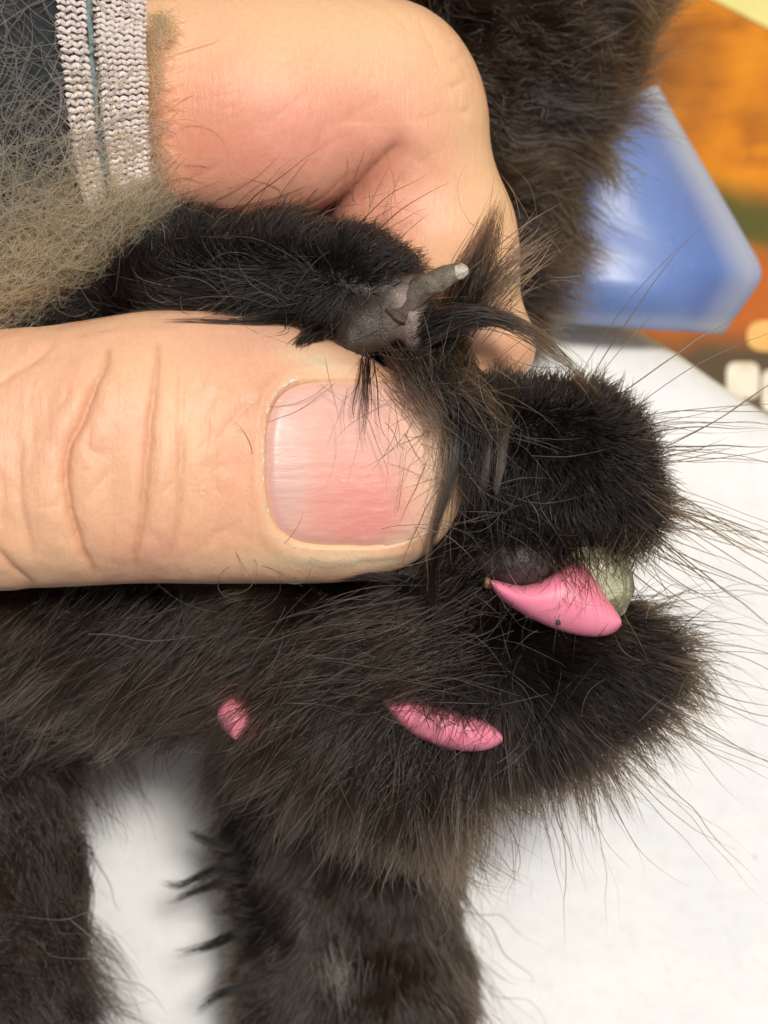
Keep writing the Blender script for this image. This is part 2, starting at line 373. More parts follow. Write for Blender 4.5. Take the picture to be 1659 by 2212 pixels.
for _ in range(64):       # fine knuckle lines
    x, y = 20 + 520 * _r.random(), 740 + 480 * _r.random(); a = 1.57 + 0.45 * _r.standard_normal(); l = 30 + 60 * _r.random(); c = 0.4 * _r.standard_normal()
    CREASES.append(([(x + l * (k - 1.5) / 3 * math.cos(a + c * k / 3), y + l * (k - 1.5) / 3 * math.sin(a + c * k / 3)) for k in range(4)], 0.003 + 0.006 * _r.random() ** 2, 0.014 + 0.012 * _r.random()))
for _ in range(26):       # and on the index finger
    x, y = 420 + 560 * _r.random(), 60 + 380 * _r.random(); a = -0.75 + 0.3 * _r.standard_normal(); l = 60 + 100 * _r.random(); c = 0.3 * _r.standard_normal()
    CREASES.append(([(x + l * (k - 1.5) / 3 * math.cos(a + c * k / 3), y + l * (k - 1.5) / 3 * math.sin(a + c * k / 3)) for k in range(4)], 0.002 + 0.003 * _r.random(), 0.014 + 0.014 * _r.random()))
def seg_dist(x, y, pts):
    best = np.full(len(x), 1e9); tt = np.zeros(len(x)); n = len(pts) - 1
    for k in range(n):
        ax, ay = pts[k]; bx, by = pts[k + 1]; dx, dy = bx - ax, by - ay
        t = np.clip(((x - ax) * dx + (y - ay) * dy) / (dx * dx + dy * dy), 0, 1)
        d = np.hypot(x - ax - t * dx, y - ay - t * dy); m = d < best; best = np.where(m, d, best); tt = np.where(m, (k + t) / n, tt)
    return best, tt
# nail outline as a superellipse in photo px, slightly skewed
NC = (771, 1001); NA, NB = 199, 186
def nail_r(px, py):
    u = (px - NC[0]) / NA; v = (py - NC[1]) / (NB + 0.0 * u)
    a = np.abs(u); e = np.where(u > 0, 2.35, 4.2)          # squarer at the cuticle, rounder at the tip
    return (a ** e + np.abs(v) ** 3.2) ** (1 / np.where(u > 0, 2.7, 3.7)), u, v
def blob(px, py, x, y, rx, ry, rot=0):
    dx, dy = px - x, py - y; c, s = math.cos(rot), math.sin(rot)
    return np.exp(-((dx * c + dy * s) / rx) ** 2 - ((-dx * s + dy * c) / ry) ** 2)
def build_hand():
    lo = W(-700, 0, 0); V, F = surface_nets(hand_f, (W(-560, 0, -1)[0], W(0, 1420, 0)[1], 0.2), (W(1220, 0, -1)[0], W(0, -330, 0)[1], 6.2), 0.072)
    V, N = project(hand_f, V, 2)
    V, F = subdivide(V, F); V, N = project(hand_f, V, 1)
    # second subdivision only where the camera looks
    V, F = subdivide(V, F); N = normals(V, F); px, py = toPX(V); vis = (N[:, 2] > -0.15) & (px > -60) & (py > -60) & (V[:, 2] > ZF - 2.2)
    V[vis], N[vis] = project(hand_f, V[vis], 1)
    px, py = toPX(V); front = np.clip((N[:, 2] + 0.1) * 2, 0, 1)
    disp = np.zeros(len(V)); jx = vnoise(V, 3.1) * 5 + vnoise(V, 9.0) * 2.0; jy = vnoise(V + 7.7, 3.1) * 5
    onthumb = (py > 640) & (V[:, 2] > ZF - 0.9)
    for pts, dep, wd in CREASES:
        th = pts[0][1] > 600; m = (onthumb if th else (py < 620)) & (N[:, 2] > -0.2)
        q_ = np.array(pts); lo_ = q_.min(0) - 45; hi_ = q_.max(0) + 45
        i = np.where(m & (px > lo_[0] - 60 * (wd > .03)) & (px < hi_[0] + 60 * (wd > .03)) & (py > lo_[1]) & (py < hi_[1]))[0]
        if not len(i): continue
        d, tt = seg_dist(px[i] + jx[i], py[i] + jy[i], pts); d = d / PPC
        fade = np.clip(np.minimum(tt, 1 - tt) * 5, 0, 1) ** 0.7; fade = 0.15 + 0.85 * fade
        disp[i] += (1.35 if dep > .015 else 1.3) * fade * dep * (-np.exp(-(d / (0.85 * wd)) ** 1.15) + 0.42 * np.exp(-((d - wd * 4) / (wd * 4)) ** 2))
    disp += front * onthumb * np.clip((600 - px) / 200, 0, 1) * (0.012 * vnoise(V, 2.6) + 0.006 * vnoise(V, 6.0))
    disp += front * (0.006 * vnoise(V, 2.0) + 0.0018 * vnoise(V, 11.0))
    # wrinkles running round the thumb (fine, stretched across)
    q = V * np.array([1.0, 0.22, 0.22]); disp += front * onthumb * np.clip((700 - px) / 250, 0, 1) * 0.0035 * vnoise(q + 3, 16)
    # nail bed: sunk inside, swollen folds round it
    r, u, v = nail_r(px, py); top = (N[:, 2] > 0.0) & onthumb
    ins = np.clip((1.0 - r) / 0.05, 0, 1); disp += np.where(top, -0.085 * ins, 0)
    fold = np.exp(-((r - 1.10) / 0.07) ** 2); lat = np.where(u < -0.85, 0.016, np.where(u > 0.6, 0.0, 0.014))
    disp += np.where(top, fold * lat, 0)
    V = V + N * disp[:, None]
    # colour: blood under the skin, plus shade painted into folds and creases
    base = np.array([0.85, 0.53, 0.315]); col = np.tile(base, (len(V), 1))
    def tint(c, wgt):
        nonlocal col; wgt = np.clip(wgt, 0, 1)[:, None]; col = col * (1 - wgt) + np.array(c) * wgt
    idx = ~onthumb
    tint((0.80, 0.35, 0.25), idx * 1.0 * blob(px, py, 640, 300, 330, 170, -0.25))
    tint((0.72, 0.28, 0.18), idx * 0.7 * blob(px, py, 430, 260, 130, 170))
    tint((0.79, 0.35, 0.25), idx * 0.85 * blob(px, py, 810, 430, 150, 130))
    tint((0.84, 0.57, 0.33), idx * 0.8 * blob(px, py, 760, 50, 320, 110))
    tint((0.84, 0.57, 0.33), idx * 0.8 * blob(px, py, 1060, 420, 50, 330, -0.25))
    tint((0.68, 0.36, 0.24), idx * 0.7 * blob(px, py, 1070, 760, 100, 60))
    tint((0.60, 0.22, 0.14), idx * 0.8 * np.exp(-(seg_dist(px, py, CREASES[14][0])[0] / 26) ** 2))  # redness of the finger fold, with its shading put into the colour
    tint((0.50, 0.16, 0.10), idx * 0.7 * blob(px, py, 470, 500, 200, 40))  # shade beneath the index base, painted as dark red skin
    T = onthumb
    tint((0.80, 0.51, 0.30), T * 0.5 * blob(px, py, 250, 1020, 300, 200))
    tint((0.78, 0.38, 0.24), T * 0.8 * blob(px, py, 505, 1010, 80, 190)); tint((0.78, 0.39, 0.25), T * 0.6 * blob(px, py, 330, 1180, 140, 50)); tint((0.78, 0.40, 0.27), T * 0.5 * np.clip(vnoise(V, 1.6) + 0.3, 0, 1))
    tint((0.68, 0.36, 0.26), T * 0.65 * blob(px, py, 560, 740, 160, 55))
    tint((0.66, 0.33, 0.20), T * 0.7 * blob(px, py, 585, 860, 70, 60, 0.7))
    tint((0.80, 0.66, 0.42), T * 0.85 * blob(px, py, 740, 1213, 190, 20, 0.02))
    tint((0.78, 0.64, 0.42), T * 0.8 * blob(px, py, 690, 782, 70, 22, 0.3))
    tint((0.72, 0.50, 0.30), T * 0.6 * blob(px, py, 960, 1060, 60, 120))
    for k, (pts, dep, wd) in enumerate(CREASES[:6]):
        d = seg_dist(px + jx, py + jy, pts)[0]; tint((0.62, 0.30, 0.17), T * min(1, dep / 0.045) * 0.75 * np.exp(-(d / 8) ** 2))  # crease shading painted as darker orange lines
    dry = T & top & (r > 1.0) & (u < -0.6); tint((0.86, 0.72, 0.52), dry * 0.35 * np.exp(-((r - 1.035 - 0.012 * vnoise(V, 12)) / 0.018) ** 2))
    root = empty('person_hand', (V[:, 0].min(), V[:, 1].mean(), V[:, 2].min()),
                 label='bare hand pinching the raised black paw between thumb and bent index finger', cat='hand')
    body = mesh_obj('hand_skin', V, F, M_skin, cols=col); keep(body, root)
    # --- nail plate
    m, t, b = mat('nail_plate')
    at = node(t, 'ShaderNodeAttribute', attribute_name='tint')
    tc = node(t, 'ShaderNodeTexCoord', name='ObjCo'); mp = node(t, 'ShaderNodeMapping'); mp.inputs['Scale'].default_value = (0.10, 1, 1); t.links.new(tc.outputs['Object'], mp.inputs[0])
    n = noise_tex(t, 24, 4, 0.6, mp.outputs[0]); n2 = noise_tex(t, 60, 3, 0.6)
    mp2 = node(t, 'ShaderNodeMapping'); mp2.inputs['Scale'].default_value = (0.35, 1, 1); t.links.new(tc.outputs['Object'], mp2.inputs[0])
    n3 = noise_tex(t, 16, 3, 0.6, mp2.outputs[0])
    c = mix(t, at.outputs['Color'], (0.86, 0.78, 0.68), ramp(t, n.outputs[0], [(0.5, (0, 0, 0)), (0.8, (0.22, 0.22, 0.22))]).outputs[0])
    c = mix(t, c, (0.92, 0.86, 0.78), ramp(t, n3.outputs[0], [(0.70, (0, 0, 0)), (0.76, (0.35, 0.35, 0.35))]).outputs[0])
    t.links.new(c, b.inputs['Base Color']); b.inputs['Roughness'].default_value = 0.38
    b.inputs['Subsurface Weight'].default_value = 0.3; b.inputs['Subsurface Radius'].default_value = (1, 0.4, 0.25); b.inputs['Subsurface Scale'].default_value = 0.05
    b.inputs['Coat Weight'].default_value = 0.1; b.inputs['Coat Roughness'].default_value = 0.3
    p = bump(t, b, n.outputs[0], 0.5, 0.012); bump(t, b, n2.outputs[0], 0.12, 0.01, p)
    nr, na = 40, 160; rr = np.linspace(0, 1, nr); aa = np.linspace(0, 2 * np.pi, na, endpoint=False)
    R, A = np.meshgrid(rr, aa, indexing='ij')
    # find boundary radius for each angle
    bx, by = np.cos(aa), np.sin(aa); s = np.ones(na)
    for _ in range(30):
        q, _, _ = nail_r(NC[0] + bx * s * NA, NC[1] + by * s * NB); s = s / q ** 0.7
    s = s * 1.03
    X = NC[0] + np.cos(A) * R * s * NA; Y = NC[1] + np.sin(A) * R * s * NB
    zr = np.full(X.size, 0.32); X = X.ravel(); Y = Y.ravel()
    for _ in range(25):          # height of the thumb surface under each point
        P = W(X, Y, zr); zr = zr - thumb_f(P) * 0.7
    q, u, v = nail_r(X, Y)
    zr = zr - 0.020 + 0.018 * (1 - np.clip(np.abs(v), 0, 1) ** 2)
    zr = zr + 0.0022 * np.interp(Y, np.arange(700, 1300, 6.0), np.convolve(rng.standard_normal(100), [0.3, 0.4, 0.3], 'same'))
    zr = zr - 0.05 * np.clip((q - 0.86) / 0.14, 0, 1) ** 2 * (u < 0.3)
    Pt = W(X, Y, zr); Pb = Pt - np.array([0, 0, 0.045])
    V = np.concatenate([Pt, Pb]); G = grid_faces(nr, na, True); off = nr * na
    rim = np.stack([off - na + np.arange(na), off - na + (np.arange(na) + 1) % na, 2 * off - na + (np.arange(na) + 1) % na, 2 * off - na + np.arange(na)], 1)
    F = np.concatenate([G, rim[:, ::-1]])
    col = np.tile(np.array([0.78, 0.46, 0.36]), (len(X), 1))
    def tint(c, wgt):
        nonlocal col; wgt = np.clip(wgt, 0, 1)[:, None]; col = col * (1 - wgt) + np.array(c) * wgt
    tint((0.80, 0.58, 0.40), 0.95 / (1 + np.exp(-(X - 872 + 0.16 * (Y - 1000)) / 16)))
    tint((0.76, 0.50, 0.40), 0.7 * blob(X, Y, 850, 960, 110, 60))
    tint((0.75, 0.22, 0.18), 0.85 * blob(X, Y, 785, 1105, 105, 66, -0.2))
    tint((0.70, 0.26, 0.22), 0.4 * blob(X, Y, 800, 1125, 55, 36))
    tint((0.76, 0.32, 0.27), 0.75 * blob(X, Y, 760, 1050, 120, 130))
    lun = 1 / (1 + np.exp((np.hypot((X - 545) / 120, (Y - 985) / 190) - 1) * 14)); tint((0.70, 0.44, 0.37), 0.85 * lun)
    tint((0.70, 0.40, 0.35), 0.5 * blob(X, Y, 590, 1080, 40, 100))
    tint((0.76, 0.46, 0.42), 0.5 * blob(X, Y, 720, 860, 120, 35))
    tint((0.74, 0.50, 0.33), 0.6 * np.clip((np.abs(v) - 0.86) / 0.12, 0, 1))
    tint((0.80, 0.60, 0.42), 0.7 * np.clip((q - 0.93) / 0.06, 0, 1) * (u > 0.4))
    nail = mesh_obj('thumb_nail', V, F, m, cols=np.concatenate([col, col])); keep(nail, root); nail['label'] = 'pink ridged thumbnail with pale tip'
    # ragged dry cuticle round the nail
    m, t, b = mat('dry_cuticle'); t.links.new(ramp(t, noise_tex(t, 30, 3).outputs[0], [(0.3, (0.62, 0.42, 0.28)), (0.7, (0.85, 0.72, 0.55))]).outputs[0], b.inputs['Base Color']); b.inputs['Roughness'].default_value = 0.6
    k = (aa > 0) ; sel = np.where((np.cos(aa) < -0.55))[0]; sel = sel[np.argsort(aa[sel])]
    ring = []; Vc = []; sec = 6
    for n_, i in enumerate(sel):
        sc_ = 1.0 + 0.012 * math.sin(n_ * 0.9) + 0.008 * rng.standard_normal()
        x = NC[0] + bx[i] * s[i] * NA * 1.00 * sc_; y = NC[1] + by[i] * s[i] * NB * 1.0 * sc_
        z = np.array([0.3])
        for _ in range(25): z = z - thumb_f(W([x], [y], z)) * 0.7
        c = W(x, y, float(z[0]) + 0.000); rad = 0.0065 * (0.6 + 0.9 * rng.random()) * (1.6 if n_ < 4 or n_ > len(sel) - 5 else 1)
        o = np.array([bx[i], -by[i], 0]); o /= np.linalg.norm(o)
        for a in np.linspace(0, 2 * math.pi, sec, endpoint=False): Vc.append(c + o * math.cos(a) * rad * 1.5 + np.array([0, 0, 1]) * math.sin(a) * rad)
    keep(mesh_obj('cuticle', Vc, grid_faces(len(sel), sec, True), m), root)
    return root
HAND = build_hand()

# ------------------------------------------------------------------ the cat (one continuous body)
PAW = [  # chains: (px,py,zr,r) ...
    [(-500, 640, -1.6, .75), (-50, 625, -1.5, .55), (300, 610, -1.0, .44), (600, 590, -0.52, .36), (760, 610, -0.42, .34), (845, 640, -0.42, .27)],
    [(845, 640, -0.5, .27), (950, 760, -0.62, .17), (1000, 880, -0.70, .24), (1120, 960, -0.72, .42)],
    [(1000, 1120, -1.2, .5), (950, 1420, -1.0, .46), (1190, 1425, -0.95, .45), (1295, 1405, -0.98, .32)],
    [(1240, 1440, -1.1, .36), (1110, 1510, -1.1, .40), (940, 1590, -1.2, .40)],
    [(750, 1330, -1.75, .6), (480, 1400, -1.8, .45), (220, 1360, -1.8, .45), (-200, 1250, -2.4, .6)],
    [(700, 1400, -1.35, .55), (880, 1560, -1.25, .45)],
]
def paw_f(P):
    d = np.full(len(P), 9.0)
    for ch in PAW:
        for a, b in zip(ch[:-1], ch[1:]):
            d = smin(d, cone(P, W(*a[:3]), a[3], W(*b[:3]), b[3]), 0.16)
    d = smin(d, ell(P, W(1222, 1000, -0.78), (cm(172), cm(160), 0.52), -0.3), 0.12)
    d = smin(d, ell(P, W(1300, 1090, -0.85), (cm(110), cm(85), 0.42)), 0.12)
    d = smin(d, ell(P, W(720, 1050, -1.85), (cm(400), cm(330), 0.55)), 0.2)
    d = smin(d, ell(P, W(800, 708, -0.48), (cm(100), cm(56), 0.29), 0.6), 0.10); d = smin(d, ell(P, W(838, 672, -0.40), (cm(60), cm(30), 0.22), 0.8), 0.05); d = smin(d, ell(P, W(770, 742, -0.42), (cm(44), cm(26), 0.20), 0.2), 0.05)      # bare digit pad
    d = smin(d, ell(P, W(866, 655, -0.33), (cm(70), cm(40), 0.17), 0.75), 0.09)     # claw sheath
    d = smin(d, ell(P, W(893, 705, -0.32), (cm(28), cm(60), 0.16)), 0.05)
    d = smin(d, ell(P, W(1122, 1212, -0.46), (cm(100), cm(60), 0.32), 0.05), 0.10)   # bare pad above the cap
    return d
def rest_f(P):
    d = np.full(len(P), 9.0)
    for ch in ([(640, 1640, -3.55, .60), (745, 1850, -3.60, .80), (768, 2120, -3.60, .86), (775, 2700, -3.6, .92)],
               [(-150, 1420, -2.9, 1.15), (-270, 1850, -3.0, 1.45), (-440, 2500, -3.0, 1.85)],
               [(900, -330, -3.2, 1.2), (1030, 40, -3.3, 1.05), (980, 360, -3.45, .62), (995, 600, -3.6, .45)],
               [(1060, 60, -3.5, 1.0), (500, 300, -4.0, .9), (0, 700, -3.8, 1.0), (-330, 1380, -3.2, 1.1)]):
        for a, b in zip(ch[:-1], ch[1:]):
            d = smin(d, cone(P, W(*a[:3]), a[3], W(*b[:3]), b[3]), 0.3)
    d = smin(d, cone(P, W(-500, 640, -1.5), .75, W(-330, 1380, -2.9), 1.1), 0.4)
    d = smin(d, cone(P, W(790, 2700, -3.6), .95, W(-230, 2600, -3.0), 1.6), 0.4)
    return d
def cat_f(P): return smin(paw_f(P), rest_f(P), 0.15)
def bare_weight(P):
    px, py = toPX(P); f = P[:, 2] > ZF - 0.75
    return np.clip(f * (1.5 * blob(px, py, 805, 702, 92, 66, -0.5) + 1.5 * blob(px, py, 880, 645, 74, 38, -0.75) + 0.9 * blob(px, py, 893, 715, 28, 50) + 1.6 * blob(px, py, 1126, 1218, 92, 48)), 0, 1)
def fur_skin_material():
    m, t, b = mat('cat_skin')
    at = node(t, 'ShaderNodeAttribute', attribute_name='tint')
    n = noise_tex(t, 12, 4); v = node(t, 'ShaderNodeTexVoronoi', feature='DISTANCE_TO_EDGE'); v.inputs['Scale'].default_value = 40
    t.links.new(mix(t, t.nodes['ObjCo'].outputs['Object'], n.outputs['Color'], 0.06), v.inputs['Vector'])
    c = mix(t, at.outputs['Color'], ramp(t, n.outputs[0], [(0.3, (0.7, 0.7, 0.7)), (0.7, (1.35, 1.3, 1.3))]).outputs[0], 1.0, 'MULTIPLY')
    t.links.new(c, b.inputs['Base Color']); b.inputs['Roughness'].default_value = 0.42
    p = bump(t, b, ramp(t, v.outputs[0], [(0, (0, 0, 0)), (0.2, (1, 1, 1))]).outputs[0], 0.32, 0.010)
    bump(t, b, noise_tex(t, 60, 3, 0.7).outputs[0], 0.4, 0.01, p)
    return m
def build_cat():
    lo = (W(-520, 0, -3)[0], W(0, 2420, -3)[1], 0.1); hi = (W(1560, 0, -1)[0], W(0, -260, -3)[1], ZF + 0.35)
    V, F = surface_nets(cat_f, lo, hi, 0.085)
    V, N = project(cat_f, V, 1); V, F = subdivide(V, F); V, N = project(cat_f, V, 1)
    bw = bare_weight(V); px, py = toPX(V)
    V = V + N * (bw * (0.035 * vnoise(V, 4.5) + 0.018 * vnoise(V, 10) + 0.006 * vnoise(V, 20)))[:, None]
    col = np.tile(np.array([0.012, 0.010, 0.009]), (len(V), 1))
    col = col * (1 - bw[:, None]) + np.array([0.050, 0.040, 0.032]) * bw[:, None]
    g = np.clip(blob(px, py, 880, 650, 60, 34, -0.7) * 1.0 + blob(px, py, 893, 710, 30, 45), 0, 1)[:, None] * (bw[:, None])
    col = col * (1 - g) + np.array([0.22, 0.17, 0.14]) * g
    root = empty('cat', W(790, 1900, -5), label='long-haired black cat with one raised paw wearing pink nail caps', cat='cat')
    body = mesh_obj('cat_body', V, F, fur_skin_material(), cols=col); keep(body, root)
    return root, V, F, N, bw
CAT, CV, CF, CN, CB = build_cat()

# ------------------------------------------------------------------ fur
def idw(px, py, ctrl, power=3.0):
    c = np.array(ctrl, float); out = np.zeros((len(px), c.shape[1] - 2)); ws = np.zeros(len(px))
    ang = np.radians(c[:, 2]); vals = np.c_[np.cos(ang), np.sin(ang), c[:, 3:]]; out = np.zeros((len(px), vals.shape[1]))
    for k in range(len(c)):
        w_ = 1 / (((px - c[k, 0]) ** 2 + (py - c[k, 1]) ** 2) + 400) ** (power / 2); out += w_[:, None] * vals[k]; ws += w_
    return out / ws[:, None]
TRI = np.concatenate([CF[:, [0, 1, 2]], CF[:, [0, 2, 3]]])
_a = CV[TRI]; _n = np.cross(_a[:, 1] - _a[:, 0], _a[:, 2] - _a[:, 0]); TAREA = np.linalg.norm(_n, axis=1) / 2; TC_ = _a.mean(1); TN = _n / (2 * TAREA[:, None] + 1e-12)
if (TN * CN[TRI[:, 0]]).sum() < 0: TN = -TN
TPX, TPY = toPX(TC_); TBARE = bare_weight(TC_)
def roots(n, weight):
    w_ = TAREA * weight; cs = np.cumsum(w_); i = np.searchsorted(cs, rng.random(n) * cs[-1]); i = np.minimum(i, len(TRI) - 1)
    r1 = np.sqrt(rng.random(n)); r2 = rng.random(n); a = CV[TRI[i]]
    P = a[:, 0] * (1 - r1)[:, None] + a[:, 1] * (r1 * (1 - r2))[:, None] + a[:, 2] * (r1 * r2)[:, None]
    N = CN[TRI[i]].mean(1); return P, N / (np.linalg.norm(N, axis=1)[:, None] + 1e-9)
def push_out(P, f, eps=0.012, zmin=None):
    sh = P.shape; Q = P.reshape(-1, 3); d = f(Q); m = d < eps
    if m.any():
        q = Q[m]
        for _ in range(2):
            dd = f(q); g = gradf(f, q); g /= (np.linalg.norm(g, axis=1)[:, None] + 1e-9); q = q + np.where(dd < eps, eps - dd, 0)[:, None] * g
        Q[m] = q
    return Q.reshape(sh)
def strands(P, N, ctrl, k=7, clump_n=0, clump=0.5, jit=0.25, curl=0.04, lenjit=0.35, droop=0.0, zflow=0.0, clump2=0.0):
    px, py = toPX(P); c = idw(px, py, ctrl); n = len(P)
    T = np.c_[c[:, 0], c[:, 1], np.full(n, zflow)]; T /= np.linalg.norm(T, axis=1)[:, None] + 1e-9
    T = T + jit * rng.standard_normal((n, 3)); T -= N * ((T * N).sum(1) * 0.75)[:, None]; T /= np.linalg.norm(T, axis=1)[:, None] + 1e-9
    L = c[:, 2] * np.exp(lenjit * rng.standard_normal(n)).clip(0.45, 1.9); lift = np.clip(c[:, 3], 0, 1)[:, None]
    d0 = N * lift + T * (1 - lift); d0 /= np.linalg.norm(d0, axis=1)[:, None]
    d1 = T + N * 0.12 * lift; d1 /= np.linalg.norm(d1, axis=1)[:, None]
    s = np.linspace(0, 1, k)[None, :, None]
    out = P[:, None] + L[:, None, None] * (d0[:, None] * (s - 0.45 * s * s) + d1[:, None] * 0.45 * s * s)
    # waviness that neighbours share
    for sc_, am in ((1.3, curl), (4.0, curl * 0.5)):
        q = out.reshape(-1, 3)
        off = np.stack([vnoise(q + 11 * a, sc_) for a in range(3)], 1).reshape(out.shape); out = out + off * am * s ** 1.3 * (L[:, None, None] / 0.4)
    ph = rng.random((n, 1, 3)) * 6.28; out = out + 0.02 * L[:, None, None] * np.sin(ph + s * (3 + 4 * rng.random((n, 1, 1)))) * s
    out[:, :, 2] -= (droop * L[:, None] * s[:, :, 0] ** 2)
    if clump_n:
        ci = rng.choice(n, clump_n, replace=False); kd = KDTree(clump_n)
        for j, i in enumerate(ci): kd.insert(P[i], j)
        kd.balance(); own = np.array([kd.find(p)[1] for p in P]); tgt = out[ci[own]]
        tgt = tgt + (P - P[ci[own]])[:, None] * (1 - s) 
        if clump2:
            cj = rng.choice(n, max(8, clump_n // 6), replace=False); kd2 = KDTree(len(cj))
            for j, i in enumerate(cj): kd2.insert(P[i], j)
            kd2.balance(); ow2 = np.array([kd2.find(p)[1] for p in P]); t2 = out[cj[ow2]] + (P - P[cj[ow2]])[:, None] * (1 - 0.6 * s); tgt = tgt * (1 - clump2 * s) + t2 * clump2 * s
        am = clump * (0.5 + 0.5 * rng.random((n, 1, 1))) * (c[:, 4][:, None, None] if c.shape[1] > 4 else 1); am = np.minimum(am, 0.96); out = out * (1 - am * s ** 0.9) + tgt * (am * s ** 0.9)
    return out
def radii(n, k, r, taper=0.15, jit=0.3):
    s = np.linspace(0, 1, k); prof = (0.75 + 0.25 * np.sin(np.pi * s)) * (1 - (1 - taper) * s ** 3)
    return r * (1 + jit * rng.standard_normal((n, 1))).clip(0.4, 2) * prof[None]

held = (TC_[:, 2] > ZF - 2.35) & (TPY < 1900) & (paw_f(TC_) < rest_f(TC_) + 0.05)
face = np.clip((TN[:, 2] + 0.5) * 2, 0, 1)
# px, py, flow angle, length, lift, clump
CT = [
    (100, 600, 200, .45, .35, 1), (350, 540, 60, .35, .4, .7), (500, 530, 35, .19, .5, .5), (700, 520, 45, .15, .6, .3), (850, 545, 40, .13, .6, .3), (930, 590, 30, .14, .5, .5),
    (500, 640, 195, .40, .3, 1), (650, 650, 205, .36, .3, 1), (720, 730, 215, .22, .4, 1), (780, 790, 290, .26, .4, 1),
    (930, 620, 20, .12, .4, 1), (960, 720, -60, .14, .35, 1), (1010, 790, -100, .14, .4, 1), (960, 850, -80, .35, .4, 1),
    (1100, 870, 85, 0.17, 0.8, 0.24), (1210, 840, 80, 0.153, 0.85, 0.12), (1310, 870, 45, 0.17, 0.85, 0.12), (1390, 960, 20, 0.1955, 0.8, 0.12), (1430, 1080, 0, 0.221, 0.8, 0.12), (1425, 1170, -35, .30, .5, .4),
    (1200, 960, -60, 0.17, 0.8, 0.12), (1290, 1020, -40, 0.187, 0.8, 0.12), (1100, 1000, -95, 0.238, 0.65, 0.36), (1060, 1100, -95, 0.255, 0.6, 0.48), (1200, 1080, -85, 0.17, 0.7, 0.18), (1130, 1150, -90, .08, .4, .3), (1200, 1160, -85, .14, .4, .4), (1320, 1130, -65, 0.187, 0.65, 0.24), (1280, 1180, -75, .18, .4, .5), (1060, 1190, -120, .10, .4, .6),
    (1020, 1230, 200, .4, .35, 1), (900, 1300, 205, .6, .3, 1), (700, 1320, 200, .65, .3, 1), (450, 1330, 215, .7, .35, 1), (200, 1330, 225, .7, .4, 1), (0, 1330, 235, .7, .4, 1),
    (500, 1420, 220, .7, .35, 1), (560, 1490, 225, .32, .3, 1), (350, 1450, 228, .7, .35, 1), (700, 1430, 208, .75, .3, 1), (900, 1400, 210, .6, .3, 1), (1000, 1480, 215, .4, .35, .8), (1120, 1420, -15, .40, .4, .6), (1200, 1460, -30, .42, .4, .6), (1330, 1400, -5, .62, .35, .8), (1430, 1420, -10, .70, .35, .8), (1350, 1480, -38, .60, .35, .8), (1250, 1540, -60, .52, .35, .8), (1100, 1560, -85, .45, .35, .7),
    (760, 1560, 235, .75, .3, 1), (860, 1620, 262, .75, .25, 1), (960, 1640, 275, .70, .25, 1), (650, 1540, 225, .8, .3, 1), (800, 1680, 262, .7, .3, 1),
]
def held_fur():
    dark = np.clip(blob(TPX, TPY, 1230, 1000, 240, 190) * 1.6 + blob(TPX, TPY, 700, 560, 330, 90) * 1.3 + blob(TPX, TPY, 1180, 1420, 200, 110) + 1.3 * blob(TPX, TPY, 150, 600, 380, 110), 0, 1)  # last blob paints the shadow by the sleeve as black coat
    hd = hand_f(TC_); ok = held * face * (1 - TBARE).clip(0, 1) ** 2 * (hd > 0.0)
    # short black coat
    P, N = roots(62000, ok * (0.25 + dark)); S = strands(P, N, CT, 6, 2600, 0.4, 0.45, 0.04)
    S = push_out(S, hand_f); keep(curves_obj('black_fur', S, radii(len(S), 6, 0.0030), M_fur_black), CAT)
    # longer brown-tipped coat
    CT2 = [(a, b, c, l * 1.15, f, g) for a, b, c, l, f, g in CT]
    P, N = roots(52000, ok * (1.08 - dark)); S = strands(P, N, CT2, 8, 1500, 1.0, 0.24, 0.06, 0.5, clump2=0.4)
    S = push_out(S, hand_f); keep(curves_obj('brown_fur', S, radii(len(S), 8, 0.0030), M_fur_brown), CAT)
    # sparse long guard hairs
    edge = np.clip(blob(TPX, TPY, 1420, 1080, 110, 220) + blob(TPX, TPY, 1380, 1430, 110, 120) + blob(TPX, TPY, 1150, 1600, 260, 60) + 0.05, 0, 1)
    CG = [(a, b, c, {True: 1.15, False: 0.75}[a > 1150], 0.5, 0) for a, b, c, l, f, g in CT]
    CG = [(a, b, {True: c * 0.8, False: c}[a > 1250 and b < 1250], l, f, g) for a, b, c, l, f, g in CG]
    P, N = roots(420, ok * edge * np.clip(TN[:, 2] + 1, 0, 1)); S = strands(P, N, CG, 10, 0, 0, 0.11, 0.02, 0.45)
    S = push_out(S, hand_f); keep(curves_obj('guard_hair', S, radii(len(S), 10, 0.0034, 0.1), M_fur_brown), CAT)
    P, N = roots(420, ok * (1.05 - dark)); S = strands(P, N, [(a, b, c, l * 1.35, f, g) for a, b, c, l, f, g in CT], 10, 0, 0, 0.32, 0.06, 0.4)
    S = push_out(S, hand_f); keep(curves_obj('guard_hair', S, radii(len(S), 10, 0.0032, 0.1), M_hair_grey if False else M_fur_wet), CAT)
held_fur()

